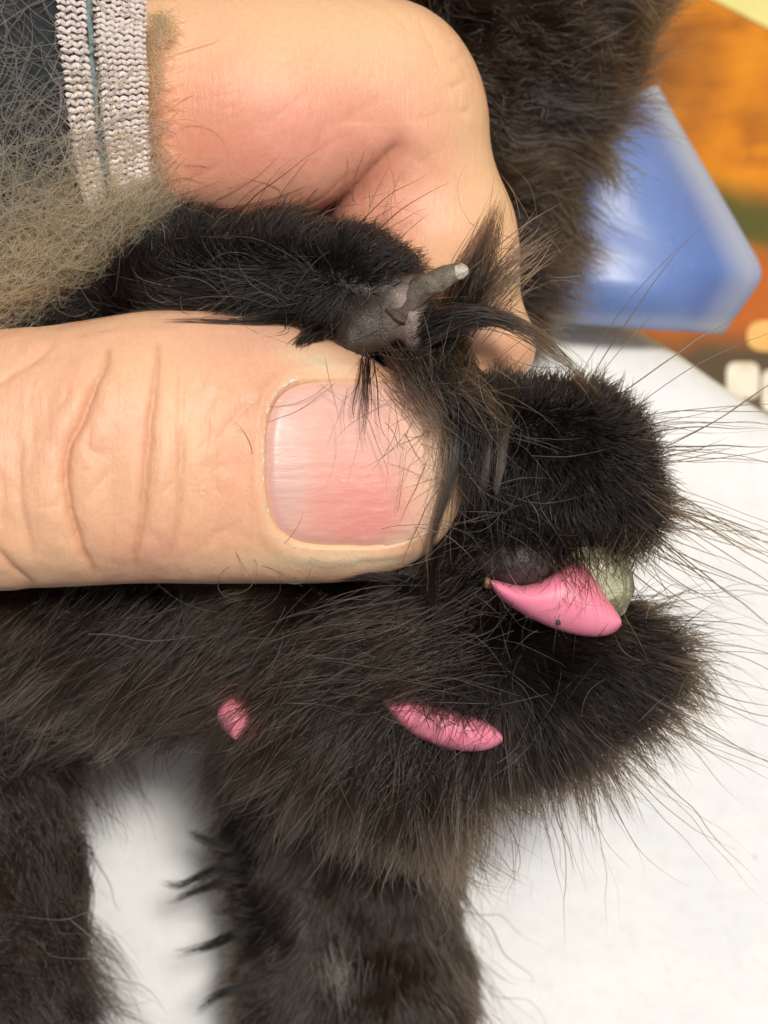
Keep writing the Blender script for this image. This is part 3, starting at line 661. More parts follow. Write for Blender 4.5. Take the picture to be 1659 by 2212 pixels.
def tuft(name, path, r0, r1, n, m, rad=0.003, k=12, rmid=None, jit=0.02, ragged=0.25, parent=None):
    """path: list of (px,py,zr); strands follow it, spread r0 at the root to r1 at the tip"""
    pts = np.array([W(*p) for p in path]); t = np.linspace(0, 1, len(pts)); s = np.linspace(0, 1, k)
    # smooth path
    c = np.stack([np.interp(np.linspace(0, 1, 60), t, pts[:, a]) for a in range(3)], 1)
    ker = np.exp(-0.5 * (np.arange(-12, 13) / 5.) ** 2); ker /= ker.sum()
    cc = np.stack([np.convolve(np.r_[2 * c[0, a] - c[12:0:-1, a], c[:, a], 2 * c[-1, a] - c[-2:-14:-1, a]], ker, 'valid') for a in range(3)], 1)
    n_ = n; end = (1 - ragged * rng.random(n_) ** 1.5)
    o = rng.standard_normal((n_, 3)) * 0.5; o2 = o * 0.5 + rng.standard_normal((n_, 3)) * 0.4
    S = np.empty((n_, k, 3))
    for j, sj in enumerate(s):
        q = sj * end * 59; i = np.minimum(q.astype(int), 58); f = (q - i)[:, None]; base = cc[i] * (1 - f) + cc[i + 1] * f
        r = (r0 * (1 - sj) + r1 * sj) if rmid is None else np.interp(sj, [0, 0.5, 1], [r0, rmid, r1])
        S[:, j] = base + (o * (1 - sj) + o2 * sj) * r
    S += jit * np.sin(rng.random((n_, 1, 3)) * 6.28 + s[None, :, None] * (2 + 5 * rng.random((n_, 1, 1)))) * s[None, :, None]
    S = push_out(S, hand_f, 0.01)
    return keep(curves_obj(name, S, radii(n_, k, rad), m), parent or CAT)
tuft('fur_tuft', [(985, 700, -.35), (1020, 600, -.28), (1050, 520, -.25), (1078, 432, -.2)], .14, .07, 330, M_fur_brown, .0027, rmid=.17, ragged=.55)
tuft('fur_tuft', [(1005, 690, -.35), (1070, 610, -.3), (1130, 560, -.3), (1185, 525, -.35)], .18, .25, 130, M_fur_brown, .003, ragged=.6)
tuft('fur_tuft', [(910, 700, -.2), (1000, 672, -.12), (1110, 690, -.1), (1190, 750, -.15), (1250, 800, -.2), (1300, 872, -.25)], .13, .025, 130, M_fur_brown, .0026, rmid=.10, ragged=.75, jit=.05)
tuft('fur_tuft', [(920, 720, -.2), (990, 685, -.15), (1070, 682, -.15), (1140, 712, -.2)], .12, .06, 300, M_fur_black, .003, ragged=.4)
tuft('fur_tuft', [(960, 880, -.1), (985, 960, .08), (965, 1060, .08), (935, 1150, .05), (925, 1210, .0)], .08, .02, 190, M_fur_wet, .0028, rmid=.045, jit=.015, ragged=.4)
tuft('fur_tuft', [(1060, 820, -.25), (1058, 900, -.1), (1052, 980, -.02), (1044, 1060, -.02)], .06, .03, 170, M_fur_wet, .0034, rmid=.035, jit=.008, ragged=.3)
tuft('fur_tuft', [(1095, 850, -.25), (1090, 920, -.08), (1082, 1000, .0), (1070, 1066, .0)], .06, .02, 190, M_fur_wet, .0034, rmid=.045, jit=.008, ragged=.25)
tuft('fur_tuft', [(1015, 870, -.2), (1030, 930, -.05), (1020, 1010, -.05), (1000, 1120, -.1)], .18, .2, 320, M_fur_black, .003, ragged=.5)
tuft('fur_tuft', [(860, 770, -.1), (900, 830, .05), (940, 900, .12), (970, 960, .1)], .18, .12, 120, M_fur_wet, .0026, rmid=.16, jit=.05, ragged=.6)
tuft('fur_tuft', [(940, 800, -.1), (1000, 860, .02), (1050, 910, .0), (1080, 960, -.05)], .16, .2, 220, M_fur_brown, .003, jit=.06, ragged=.6)
tuft('fur_tuft', [(700, 720, -.15), (670, 722, -.02), (648, 738, .02), (636, 758, .03)], .07, .05, 110, M_fur_black, .003, ragged=.5)
tuft('fur_tuft', [(640, 690, -.2), (560, 692, -.05), (470, 705, -.02), (350, 722, -.02)], .05, .04, 40, M_fur_black, .003, ragged=.7)
tuft('fur_tuft', [(790, 775, -.1), (788, 830, .22), (786, 890, .3), (790, 940, .34)], .05, .12, 26, M_fur_black, .003, ragged=.5)
tuft('fur_tuft', [(900, 1270, -.3), (850, 1248, -.2), (790, 1243, -.2), (735, 1250, -.25)], .06, .03, 120, M_fur_black, .003, ragged=.6)
tuft('fur_tuft', [(940, 1180, .02), (930, 1250, -.1), (940, 1330, -.2), (965, 1420, -.25)], .04, .03, 60, M_fur_brown, .003, ragged=.4)
tuft('fur_tuft', [(1090, 1150, -.2), (1095, 1178, -.1), (1098, 1205, -.08)], .26, .26, 200, M_fur_black, .0026, ragged=.7)
tuft('fur_tuft', [(1170, 1155, -.2), (1172, 1180, -.1), (1172, 1208, -.08)], .26, .26, 220, M_fur_black, .0026, ragged=.7)
tuft('fur_tuft', [(600, 1470, -.5), (540, 1520, -.3), (480, 1570, -.28), (420, 1620, -.4)], .22, .22, 45, M_fur_brown, .0026, ragged=.5)
tuft('fur_tuft', [(1235, 1170, -.3), (1245, 1215, -.1), (1252, 1250, -.02), (1255, 1275, -.02)], .22, .25, 130, M_fur_brown, .0028, ragged=.5)
tuft('fur_tuft', [(1340, 1160, -.4), (1335, 1200, -.25), (1325, 1240, -.2)], .25, .25, 120, M_fur_brown, .0028, ragged=.6)
tuft('fur_tuft', [(985, 1490, -.4), (990, 1530, -.28), (992, 1560, -.24)], .34, .30, 300, M_fur_black, .0024, ragged=.6)

for path in ([(560, 1370, -0.79), (460, 1440, -0.69), (370, 1520, -0.74), (330, 1580, -0.84)], [(440, 1370, -0.94), (330, 1460, -0.84), (240, 1560, -0.94), (200, 1610, -1.04)],
             [(330, 1340, -1.04), (220, 1420, -0.94), (120, 1510, -1.04), (60, 1560, -1.14)], [(200, 1320, -1.04), (100, 1400, -0.99), (10, 1480, -1.09), (-40, 1520, -1.14)],
             [(720, 1400, -0.59), (600, 1470, -0.44), (520, 1560, -0.49), (440, 1660, -0.64)], [(780, 1420, -0.54), (660, 1450, -0.39), (560, 1490, -0.44), (430, 1540, -0.64)],
             [(720, 1500, -0.59), (620, 1590, -0.49), (560, 1660, -0.59), (500, 1740, -0.74)], [(780, 1560, -0.59), (700, 1660, -0.49), (640, 1740, -0.59), (610, 1820, -0.74)],
             [(830, 1600, -0.59), (780, 1690, -0.49), (740, 1780, -0.59), (720, 1850, -0.74)], [(880, 1640, -0.59), (860, 1710, -0.49), (850, 1790, -0.59), (845, 1850, -0.74)], [(940, 1650, -0.59), (945, 1710, -0.54), (940, 1790, -0.64), (930, 1840, -0.74)],
             [(880, 1330, -0.49), (760, 1350, -0.34), (640, 1390, -0.39), (520, 1450, -0.54)], [(960, 1350, -0.44), (860, 1390, -0.29), (760, 1440, -0.34), (650, 1500, -0.44)], [(1000, 1420, -0.39), (900, 1450, -0.26), (800, 1500, -0.34), (700, 1570, -0.44)]):
    tuft('long_fur', path, .32, .08, 150, M_fur_brown, .0028, rmid=.20, ragged=.7, jit=.05)
    tuft('long_fur', path, .42, .30, 60, M_fur_sunlit, .0026, rmid=.32, ragged=.7, jit=.07)
for path in ([(-20, 1972, -2.0), (60, 1978, -1.9), (140, 1985, -1.9), (210, 1962, -1.9)], [(190, 1370, -.5), (260, 1372, -.45), (330, 1382, -.45), (450, 1378, -.5)], [(150, 1985, -1.9), (215, 2040, -1.9), (245, 2110, -2.0)]):
    tuft('pale_hair', path, .004, .004, 1, M_hair_grey, .004, k=16, jit=.03, ragged=0)
tuft('pale_hair', [(725, 2070, -2.65), (735, 2120, -2.6), (750, 2180, -2.62), (755, 2230, -2.7)], .20, .16, 260, M_hair_grey, .003, ragged=.8, jit=.04)
def loose_hairs():
    """stray hairs lying over paw and thumb"""
    S = []
    def add(n, x, y, rx, ry, l0, l1, ang, aj, z0, z1, bend=0.8):
        for _ in range(n):
            px = x + rx * rng.standard_normal(); py = y + ry * rng.standard_normal(); a = math.radians(ang + aj * rng.standard_normal()); L = l0 + (l1 - l0) * rng.random()
            p = W(px, py, z0 + (z1 - z0) * rng.random()); pts = [p]; da = bend * rng.standard_normal() / 11; dz = 0.25 * rng.standard_normal()
            for k in range(11):
                a += da + 0.05 * rng.standard_normal(); p = p + np.array([math.cos(a), math.sin(a), dz * (0.5 - k / 11)]) * L / 11; pts.append(p)
            S.append(pts)
    add(90, 950, 860, 70, 45, .3, .9, -50, 60, -.1, .15)
    add(22, 830, 770, 60, 40, .4, 1.0, -45, 40, -.0, .15)
    add(50, 960, 950, 40, 60, .3, .8, -100, 40, -.0, .12)
    add(60, 1080, 1080, 60, 120, .3, .7, -90, 60, -.2, .05)
    add(11, 780, 850, 60, 40, .3, .9, -80, 35, .3, .36, .5)
    add(10, 880, 1180, 60, 40, .4, .8, 30, 40, .2, .3)
    add(8, 600, 1200, 40, 20, .3, .5, -60, 50, .15, .25, 2)
    add(5, 600, 980, 200, 120, .2, .45, 60, 60, .36, .4, 1)
    add(18, 780, 460, 90, 20, .3, .6, 70, 40, -.5, -.2)
    add(22, 1100, 560, 50, 70, .2, .7, 50, 50, -.4, -.1)
    add(70, 1000, 1450, 220, 90, .3, .7, 200, 60, -.35, -.1)
    add(70, 650, 620, 140, 40, .3, .8, 170, 90, -.2, 0, 1.6)
    add(9, 1230, 1290, 80, 50, .2, .45, 250, 40, .0, .1)
    S = push_out(np.array(S), hand_f, 0.006)
    keep(curves_obj('stray_hair', S, radii(len(S), 12, 0.0023), M_fur_wet), CAT)
loose_hairs()

def rest_fur():
    rest = (rest_f(TC_) < paw_f(TC_)) * np.clip((TN[:, 2] + 0.35) * 2, 0, 1)
    leg = rest * (TPY > 1450) * (TPX > 380)
    CL = [(520, 1650, 220, .28, .4, .6), (650, 1700, 260, .35, .4, .6), (900, 1750, 300, .38, .4, .6), (560, 1850, 190, .42, .3, 1), (580, 1950, 195, .40, .3, 1), (600, 2100, 205, .35, .3, 1), (760, 1900, 265, .42, .35, .8), (980, 1900, 305, .36, .45, .8), (1010, 2080, 300, .42, .4, .9), (800, 2150, 268, .42, .35, .8), (960, 2200, 290, .42, .4, 1), (640, 2200, 250, .38, .35, .8)]
    P, N = roots(42000, leg); S = strands(P, N, CL, 7, 1300, 0.7, 0.28, 0.07, 0.35, clump2=0.4)
    keep(curves_obj('lower_leg_fur', S, radii(len(S), 7, 0.0036), M_fur_body), CAT)
    P, N = roots(160, leg * (TPX > 900)); S = strands(P, N, [(a, b, c - 4, .85, .45, 0) for a, b, c, l, f, g in CL], 9, 0, 0, 0.25, 0.1)
    keep(curves_obj('lower_leg_fur', S, radii(len(S), 9, 0.004), M_fur_brown), CAT)
    side = rest * (1 - (leg > 0)) * (TPY > 1150) * (TPX < 500)
    CS = [(100, 1400, 300, .9, .3, 1), (60, 1700, 285, 1.0, .3, 1), (230, 1800, 315, .9, .3, 1), (150, 2050, 310, .9, .3, 1), (200, 2200, 300, .9, .3, 1)]
    P, N = roots(34000, side); S = strands(P, N, CS, 8, 420, 0.75, 0.25, 0.14, 0.35)
    keep(curves_obj('flank_fur', S, radii(len(S), 8, 0.0042), M_fur_body), CAT)
    top = rest * (TPY < 800) * (TPX > 500)
    CB_ = [(900, 30, 350, .8, .3, 1), (1100, 50, 10, .9, .3, 1), (1300, 60, 25, .8, .35, 1), (1100, 250, 345, .8, .3, 1), (1230, 250, 345, .55, .35, 1), (1130, 420, 325, .75, .3, 1), (1180, 430, 340, .5, .3, 1), (1120, 580, 320, .6, .3, 1), (1180, 640, 310, .55, .3, 1)]
    P, N = roots(42000, top); S = strands(P, N, CB_, 8, 380, 0.8, 0.28, 0.14, 0.35)
    keep(curves_obj('back_fur', S, radii(len(S), 8, 0.0044), M_fur_brown), CAT)
rest_fur()
for path in ([(560, 1800, -3.1), (500, 1835, -2.9), (440, 1815, -2.9), (400, 1795, -2.95)], [(590, 1870, -3.0), (520, 1850, -2.8), (450, 1880, -2.8), (390, 1920, -2.9), (345, 1905, -3.0)],
             [(590, 1900, -3.0), (500, 1895, -2.8), (420, 1925, -2.85), (360, 1950, -3.0)], [(600, 1960, -3.0), (530, 1970, -2.8), (450, 1965, -2.9)], [(600, 2000, -3.0), (520, 2010, -2.8), (450, 2045, -2.9), (380, 2060, -3.0)],
             [(620, 2090, -3.0), (560, 2130, -2.9), (480, 2140, -2.9), (420, 2190, -3.1)]):
    tuft('leg_tuft', path, .09, .012, 85, M_fur_black, .0036, rmid=.045, ragged=.75, jit=.035)

# ------------------------------------------------------------------ claw and nail caps
def swept(name, T, B, hz, zc, m, n=48, sec=28, zt=0.0, **k):
    """volume whose outline runs along T (one side) and B (other side); elliptic sections of depth hz(u)"""
    def rs(pts):
        p = np.array(pts, float); L = np.r_[0, np.cumsum(np.hypot(*np.diff(p, axis=0).T))]; u = np.linspace(0, 1, n)
        q = np.stack([np.interp(u * L[-1], L, p[:, a]) for a in (0, 1)], 1); e = q.copy()
        for _ in range(3): e[1:-1] = (e[:-2] + 2 * e[1:-1] + e[2:]) / 4
        return e
    t, b = rs(T), rs(B); u = np.linspace(0, 1, n); V = []
    for i in range(n):
        c = (t[i] + b[i]) / 2; h = (t[i] - b[i]) / 2; z = zc + zt * u[i]
        for a in np.linspace(0, 2 * np.pi, sec, endpoint=False):
            q = c + h * math.cos(a); V.append(W(q[0], q[1], z + hz(u[i]) * math.sin(a)))
    V = np.array(V); F = grid_faces(n, sec, True).tolist() + [tuple(range(sec))[::-1], tuple(range((n - 1) * sec, n * sec))]
    return mesh_obj(name, V, [tuple(f) for f in F], m, **k)
def cap_material():
    m, t, b = mat('pink_vinyl')
    c = ramp(t, noise_tex(t, 5, 4).outputs[0], [(0.3, (0.88, 0.255, 0.365)), (0.7, (0.91, 0.29, 0.40))]).outputs[0]
    c = mix(t, c, (0.62, 0.10, 0.2), ramp(t, noise_tex(t, 34, 2).outputs[0], [(0.74, (0, 0, 0)), (0.8, (0.5, 0.5, 0.5))]).outputs[0])
    t.links.new(c, b.inputs['Base Color']); b.inputs['Roughness'].default_value = 0.42
    b.inputs['Subsurface Weight'].default_value = 0.35; b.inputs['Subsurface Radius'].default_value = (1, 0.5, 0.6); b.inputs['Subsurface Scale'].default_value = 0.06
    bump(t, b, noise_tex(t, 40, 4, 0.7).outputs[0], 0.25, 0.008); return m
M_pink = cap_material()
m, t, b = mat('glue'); t.links.new(ramp(t, noise_tex(t, 20, 3).outputs[0], [(0.3, (0.16, 0.07, 0.03)), (0.7, (0.5, 0.32, 0.16))]).outputs[0], b.inputs['Base Color']); b.inputs['Roughness'].default_value = 0.5; M_glue = m
bump(t, b, noise_tex(t, 30, 3).outputs[0], 0.8, 0.03)
def lump(name, c, r, m, parent, n=10):
    V = []; 
    for i in range(n):
        th = math.pi * (i + 0.5) / n
        for j in range(12):
            ph = 2 * math.pi * j / 12; f = 1 + 0.25 * rng.standard_normal() * 0.6
            V.append(np.asarray(c) + np.array([r[0] * math.sin(th) * math.cos(ph), r[1] * math.sin(th) * math.sin(ph), r[2] * math.cos(th)]) * f)
    F = [tuple(f) for f in grid_faces(n, 12, True).tolist()] + [tuple(range(12))[::-1], tuple(range((n - 1) * 12, n * 12))]
    return keep(mesh_obj(name, V, F, m), parent)
GRP = None
c1 = swept('nail_cap', [(1060, 1252), (1070, 1252), (1092, 1259), (1125, 1266), (1165, 1258), (1200, 1236), (1240, 1210), (1268, 1224), (1292, 1262), (1316, 1298), (1332, 1320), (1341, 1336)],
           [(1060, 1262), (1065, 1276), (1080, 1293), (1105, 1312), (1145, 1336), (1190, 1356), (1230, 1369), (1270, 1376), (1298, 1376), (1320, 1371), (1336, 1361), (1343, 1350)],
           lambda u: 0.02 + 0.235 * max(0, math.sin(math.pi * min(1, 0.04 + 0.87 * u ** 0.8))) ** 0.6, -0.32, M_pink, zt=0.03,
           label='large glossy pink nail cap with a dark speck below the bare toe pad', cat='nail cap')
lump('glue_residue', W(1054, 1260, -.31), (.035, .045, .035), M_glue, c1)
m, t, b = mat('dark_speck'); b.inputs['Base Color'].default_value = (0.03, 0.03, 0.05, 1); b.inputs['Roughness'].default_value = 0.6
t.links.new(ramp(t, noise_tex(t, 30, 2).outputs[0], [(0.3, (0.02, 0.02, 0.04)), (0.7, (0.09, 0.09, 0.12))]).outputs[0], b.inputs['Base Color'])
lump('dirt_speck', W(1206, 1343, -.145), (.022, .024, .02), m, c1, 6)
c2 = swept('nail_cap', [(828, 1512), (850, 1516), (890, 1512), (950, 1518), (1010, 1540), (1055, 1562), (1078, 1578), (1086, 1590)],
           [(828, 1520), (845, 1545), (870, 1572), (905, 1595), (950, 1613), (1005, 1624), (1045, 1622), (1072, 1614), (1085, 1602)],
           lambda u: 0.02 + 0.20 * max(0, math.sin(math.pi * min(1, 0.04 + 0.93 * u))) ** 0.6, -0.55, M_pink,
           label='pink nail cap half hidden under brown fur at the bottom of the paw', cat='nail cap')
lump('glue_residue', W(836, 1520, -.48), (.035, .045, .035), M_glue, c2)
c3 = swept('nail_cap', [(488, 1512), (474, 1525), (467, 1545), (474, 1565), (487, 1583), (502, 1596)], [(510, 1508), (535, 1518), (543, 1540), (538, 1562), (525, 1582), (512, 1598)],
           lambda u: 0.02 + 0.2 * math.sin(math.pi * (0.08 + 0.84 * u)) ** 0.6, -0.60, M_pink,
           label='small blurred pink nail cap peeking out from behind the long fur', cat='nail cap')
m, t, b = mat('clear_vinyl'); t.links.new(ramp(t, noise_tex(t, 5, 3).outputs[0], [(0.3, (0.58, 0.59, 0.40)), (0.7, (0.66, 0.67, 0.48))]).outputs[0], b.inputs['Base Color'])
b.inputs['Roughness'].default_value = 0.16; b.inputs['Transmission Weight'].default_value = 0.85; b.inputs['IOR'].default_value = 1.16
c4 = swept('nail_cap', [(1225, 1195), (1262, 1180), (1310, 1182), (1348, 1205), (1368, 1240), (1372, 1275)], [(1225, 1235), (1252, 1262), (1285, 1300), (1310, 1330), (1332, 1338), (1350, 1325)],
           lambda u: 0.02 + 0.07 * math.sin(math.pi * (0.1 + 0.8 * u)) ** 0.6, -0.46, m,
           label='clear greenish nail cap tucked behind the large pink cap', cat='nail cap')
rim = []
for i, (x, y) in enumerate([(1325, 1205), (1342, 1225), (1351, 1250), (1350, 1280), (1340, 1305), (1325, 1325)]): rim.append(W(x, y, -.40))
rim = np.array(rim); Vr = []
for i in range(len(rim)):
    for a in np.linspace(0, 2 * np.pi, 8, endpoint=False): Vr.append(rim[i] + np.array([math.cos(a) * .014, 0, math.sin(a) * .014]))
keep(mesh_obj('moulded_ridge', Vr, grid_faces(len(rim), 8, True), m), c4)
# trimmed bare claw of the upper digit
def _grade(o):      # dark and fleshy at the root, pale horn at the tip
    me = o.data; n = len(me.vertices); V = np.empty(n * 3, np.float32); me.vertices.foreach_get('co', V); px, py = toPX(V.reshape(-1, 3).astype(float))
    g = np.clip((px - 870) / 125, 0, 1)[:, None] ** 1.3; c = np.array([0.28, 0.22, 0.2]) * (1 - g) + np.array([0.95, 0.92, 0.86]) * g
    a = me.color_attributes.new('tint', 'FLOAT_COLOR', 'POINT'); a.data.foreach_set('color', np.c_[c, np.ones(n)].astype(np.float32).ravel())
def _roughen(o, a=0.016, sc_=7.0):
    me = o.data; n = len(me.vertices); V = np.empty(n * 3, np.float32); me.vertices.foreach_get('co', V); V = V.reshape(-1, 3).astype(float)
    V += np.stack([a * vnoise(V + 5 * k, sc_) + 0.4 * a * vnoise(V + 9 * k, sc_ * 2.7) for k in range(3)], 1); me.vertices.foreach_set('co', V.astype(np.float32).ravel()); me.update()
m, t, b = mat('horn')
t.links.new(mix(t, ramp(t, noise_tex(t, 9, 5, 0.65).outputs[0], [(0.3, (0.09, 0.075, 0.055)), (0.5, (0.22, 0.19, 0.15)), (0.68, (0.34, 0.31, 0.25))]).outputs[0], node(t, 'ShaderNodeAttribute', attribute_name='tint').outputs['Color'], 1.0, 'MULTIPLY'), b.inputs['Base Color']); b.inputs['Roughness'].default_value = 0.45
p = bump(t, b, noise_tex(t, 22, 4, 0.7).outputs[0], 0.9, 0.025)
claw = swept('claw', [(826, 664), (866, 620), (904, 594), (950, 575), (991, 566)], [(880, 706), (911, 664), (940, 637), (977, 616), (1005, 602)],
             lambda u: 0.095 - 0.04 * u, -0.24, m, n=40, zt=0.10); _roughen(claw, .015, 8); _grade(claw); keep(claw, CAT); claw['label'] = 'blunt trimmed grey claw'
m, t, b = mat('claw_cut'); t.links.new(ramp(t, noise_tex(t, 25, 4).outputs[0], [(0.3, (0.34, 0.31, 0.22)), (0.7, (0.62, 0.60, 0.48))]).outputs[0], b.inputs['Base Color']); bump(t, b, noise_tex(t, 30, 3).outputs[0], 0.8, 0.02)
tip = swept('cut_tip', [(982, 571), (992, 566), (1002, 569), (1009, 579)], [(986, 602), (996, 604), (1004, 601), (1011, 592)], lambda u: 0.062 - 0.02 * u, -0.132, m, n=14, sec=16); _roughen(tip, .01, 9)
keep(tip, claw)

# ------------------------------------------------------------------ sleeve
def sleeve_pt(x, th, off=0.0):
    """x in photo px along the arm, th angle round it (0 = facing camera, + towards photo bottom)"""
    x0 = x; x = x + 45 * np.clip(th, 0, 1.2) * np.clip((350 - x) / 170, 0, 1)
    r = np.interp(x0, [-700, -300, 0, 180, 350, 420], [820, 700, 575, 480, 385, 340]); cy = np.interp(x, [-700, 0, 350], [60, 120, 140])
    rz = np.interp(x0, [-700, 0, 180, 350, 420], [2.6, 1.9, 1.65, 1.42, 1.25]); R = cm(r, -1.2)
    c = W(x, cy, -1.25); return np.stack([c[..., 0] + 0 * th, c[..., 1] - (R + off) * np.sin(th), c[..., 2] + (rz + off) * np.cos(th)], -1)
def _felt(t, b):      # matted lint felted into the cloth
    src = b.inputs['Base Color'].links[0].from_socket; at = node(t, 'ShaderNodeAttribute', attribute_name='tint')
    f = ramp(t, noise_tex(t, 18, 4, 0.7).outputs[0], [(0.35, (0.10, 0.065, 0.035)), (0.7, (0.34, 0.24, 0.14))])
    t.links.new(mix(t, src, f.outputs[0], at.outputs['Color']), b.inputs['Base Color'])
def sleeve():
    root = empty('sweater_sleeve', sleeve_pt(np.array(0.), np.array(3.14)), label='dark sleeve with pinkish ribbed knit cuff matted with beige cat hair', cat='sleeve')
    m, t, b = mat('dark_fleece'); n = noise_tex(t, 8, 5, 0.7)
    t.links.new(ramp(t, n.outputs[0], [(0.3, (0.010, 0.012, 0.014)), (0.6, (0.028, 0.032, 0.036)), (0.8, (0.09, 0.105, 0.115))]).outputs[0], b.inputs['Base Color'])
    _felt(t, b); b.inputs['Roughness'].default_value = 0.9
    bump(t, b, n.outputs[0], 0.9, 0.08)
    def tube(x0, x1, nx, off, thick=0.05):
        xs = np.linspace(x0, x1, nx); th = np.linspace(-np.pi, np.pi, 120, endpoint=False); X, T = np.meshgrid(xs, th, indexing='ij')
        o = sleeve_pt(X.ravel(), T.ravel(), off); i = sleeve_pt(X.ravel()[::-1], np.tile(th, nx), off - thick)
        i = sleeve_pt(X[::-1].ravel(), T.ravel(), off - thick); V = np.concatenate([o, i]); V = V + 0.02 * np.stack([vnoise(V + k * 9, 1.7) for k in range(3)], 1)
        return V, grid_faces(2 * nx, 120, True)[:, ::-1]
    V, F = tube(-900, 186, 40, 0.0); _, qy = toPX(V); qx, _ = toPX(V)
    lint = np.clip((qy + 0.25 * qx - 400 + 70 * vnoise(V, 2.0)) / 120, 0, 0.95); keep(mesh_obj('sleeve_body', V, F, m, cols=np.repeat(lint[:, None], 3, 1)), root)
    m, t, b = mat('knit_base'); t.links.new(ramp(t, noise_tex(t, 20, 3).outputs[0], [(0.3, (0.10, 0.075, 0.065)), (0.7, (0.20, 0.16, 0.14))]).outputs[0], b.inputs['Base Color']); b.inputs['Roughness'].default_value = 0.9
    V, F = tube(176, 348, 14, -0.005); cuff = mesh_obj('cuff', V, F, m); keep(cuff, root)
    # zigzag stitches
    m, t, b = mat('pink_beige_yarn'); t.links.new(ramp(t, noise_tex(t, 30, 4).outputs[0], [(0.3, (0.60, 0.51, 0.47)), (0.7, (0.80, 0.72, 0.67))]).outputs[0], b.inputs['Base Color'])
    b.inputs['Roughness'].default_value = 0.85; b.inputs['Sheen Weight'].default_value = 0.3; bump(t, b, noise_tex(t, 90, 2).outputs[0], 0.6, 0.01)
    Vs, Fs, o = [], [], 0; sec = 6
    for (xa, xb, wl) in ((180, 232, 19), (250, 350, 19)):
        for th in np.arange(-1.35, 1.75, 0.0295):
            n = max(12, int((xb - xa) / wl * 10)); x = np.linspace(xa + 3 * rng.standard_normal() * 0.4, xb, n); ph = 0.5 * rng.standard_normal() * 0.5
            wv = np.sin(x / wl * 2 * np.pi + ph); q = np.arcsin(np.clip(wv, -.97, .97)) / 1.5
            tt = th + 0.0078 * q + 0.002 * rng.standard_normal(); off = 0.020 + 0.008 * np.cos(x / wl * 2 * np.pi + ph) + 0.02 * np.sin(th * 19)
            C = sleeve_pt(x, np.full(n, th) + 0.0085 * q, off + 0.02 * math.sin(th * 3.1)); C = C + 0.03 * np.stack([vnoise(C + 4 * k, 3.0) for k in range(3)], 1) + 0.008 * np.stack([vnoise(C + 4 * k, 14.0) for k in range(3)], 1); r = (0.0165 + 0.003 * rng.random()) * (1 + 0.15 * np.cos(2 * x / wl * 2 * np.pi))
            dirn = np.gradient(C, axis=0); dirn /= np.linalg.norm(dirn, axis=1)[:, None]
            up = np.array([0, -math.sin(th), math.cos(th)]); sd = np.cross(dirn, up); sd /= np.linalg.norm(sd, axis=1)[:, None]; u2 = np.cross(sd, dirn)
            a = np.linspace(0, 2 * np.pi, sec, endpoint=False)
            V = C[:, None] + r[:, None, None] * (np.cos(a)[None, :, None] * sd[:, None] + np.sin(a)[None, :, None] * u2[:, None])
            Vs.append(V.reshape(-1, 3)); Fs.append(grid_faces(n, sec, True) + o); o += n * sec
    st = mesh_obj('knit_stitches', np.concatenate(Vs), np.concatenate(Fs), m); keep(st, cuff); st['kind'] = 'stuff'
    m, t, b = mat('blue_grey_thread'); t.links.new(ramp(t, noise_tex(t, 16, 3).outputs[0], [(0.3, (0.10, 0.15, 0.16)), (0.7, (0.20, 0.27, 0.28))]).outputs[0], b.inputs['Base Color']); b.inputs['Roughness'].default_value = 0.85
    th = np.linspace(-1.4, 1.3, 150); x = 240 + 2.0 * np.sin(th * 31) + 1.5 * rng.standard_normal(150); C = sleeve_pt(x, th, 0.022 + 0.006 * np.sin(th * 120))
    a = np.linspace(0, 2 * np.pi, 6, endpoint=False); up = np.stack([0 * th, -np.sin(th), np.cos(th)], 1)
    V = C[:, None] + 0.022 * (np.cos(a)[None, :, None] * np.array([1.2, 0, 0]) + np.sin(a)[None, :, None] * up[:, None])
    keep(mesh_obj('seam_thread', V.reshape(-1, 3), grid_faces(150, 6, True), m), cuff)
    # shed hair: curly strands wandering over the sleeve
    def wander(n, xs, ths, L0, L1, turn, lift, k=14):
        x = xs(n); th = ths(n); a = rng.random(n) * 6.28; L = L0 + (L1 - L0) * rng.random(n); da = turn * rng.standard_normal(n); P = np.empty((n, k, 3)); off0 = lift * rng.random(n) ** 1.5; ph = rng.random(n) * 6.28
        for j in range(k):
            P[:, j] = sleeve_pt(x, th, 0.03 + off0 * (0.4 + 0.8 * np.sin(np.pi * j / (k - 1) + 0.3 * ph) ** 2))
            st = L / (k - 1); x = x + np.cos(a) * st * PPC * 1.05; th = th + np.sin(a) * st / 1.9; a = a + da + 0.16 * rng.standard_normal(n)
        return P
    def dense(n):      # more towards the photo bottom
        return np.clip(1.25 - np.abs(rng.standard_normal(n)) * 0.30, -1.2, 1.75)
    U = lambda a, b_: (lambda n: a + (b_ - a) * rng.random(n))
    P = np.concatenate([wander(2100, U(-120, 330), dense, .4, 1.2, .22, .2), wander(2000, U(-100, 340), U(0.95, 2.0), .35, 1.0, .24, .22), wander(160, U(-100, 330), U(-.6, .6), .4, .9, .1, .10)])
    keep(curves_obj('shed_hair', P, radii(len(P), 14, 0.0042, .4), M_hair_beige), root)
    P = np.concatenate([wander(130, U(-150, 160), U(-.9, .7), .5, 1.6, .10, .3), wander(220, U(-100, 260), U(0.3, 1.2), .5, 1.2, .12, .4)])
    keep(curves_obj('shed_hair', P, radii(len(P), 14, 0.0036, .4), M_hair_grey), root)
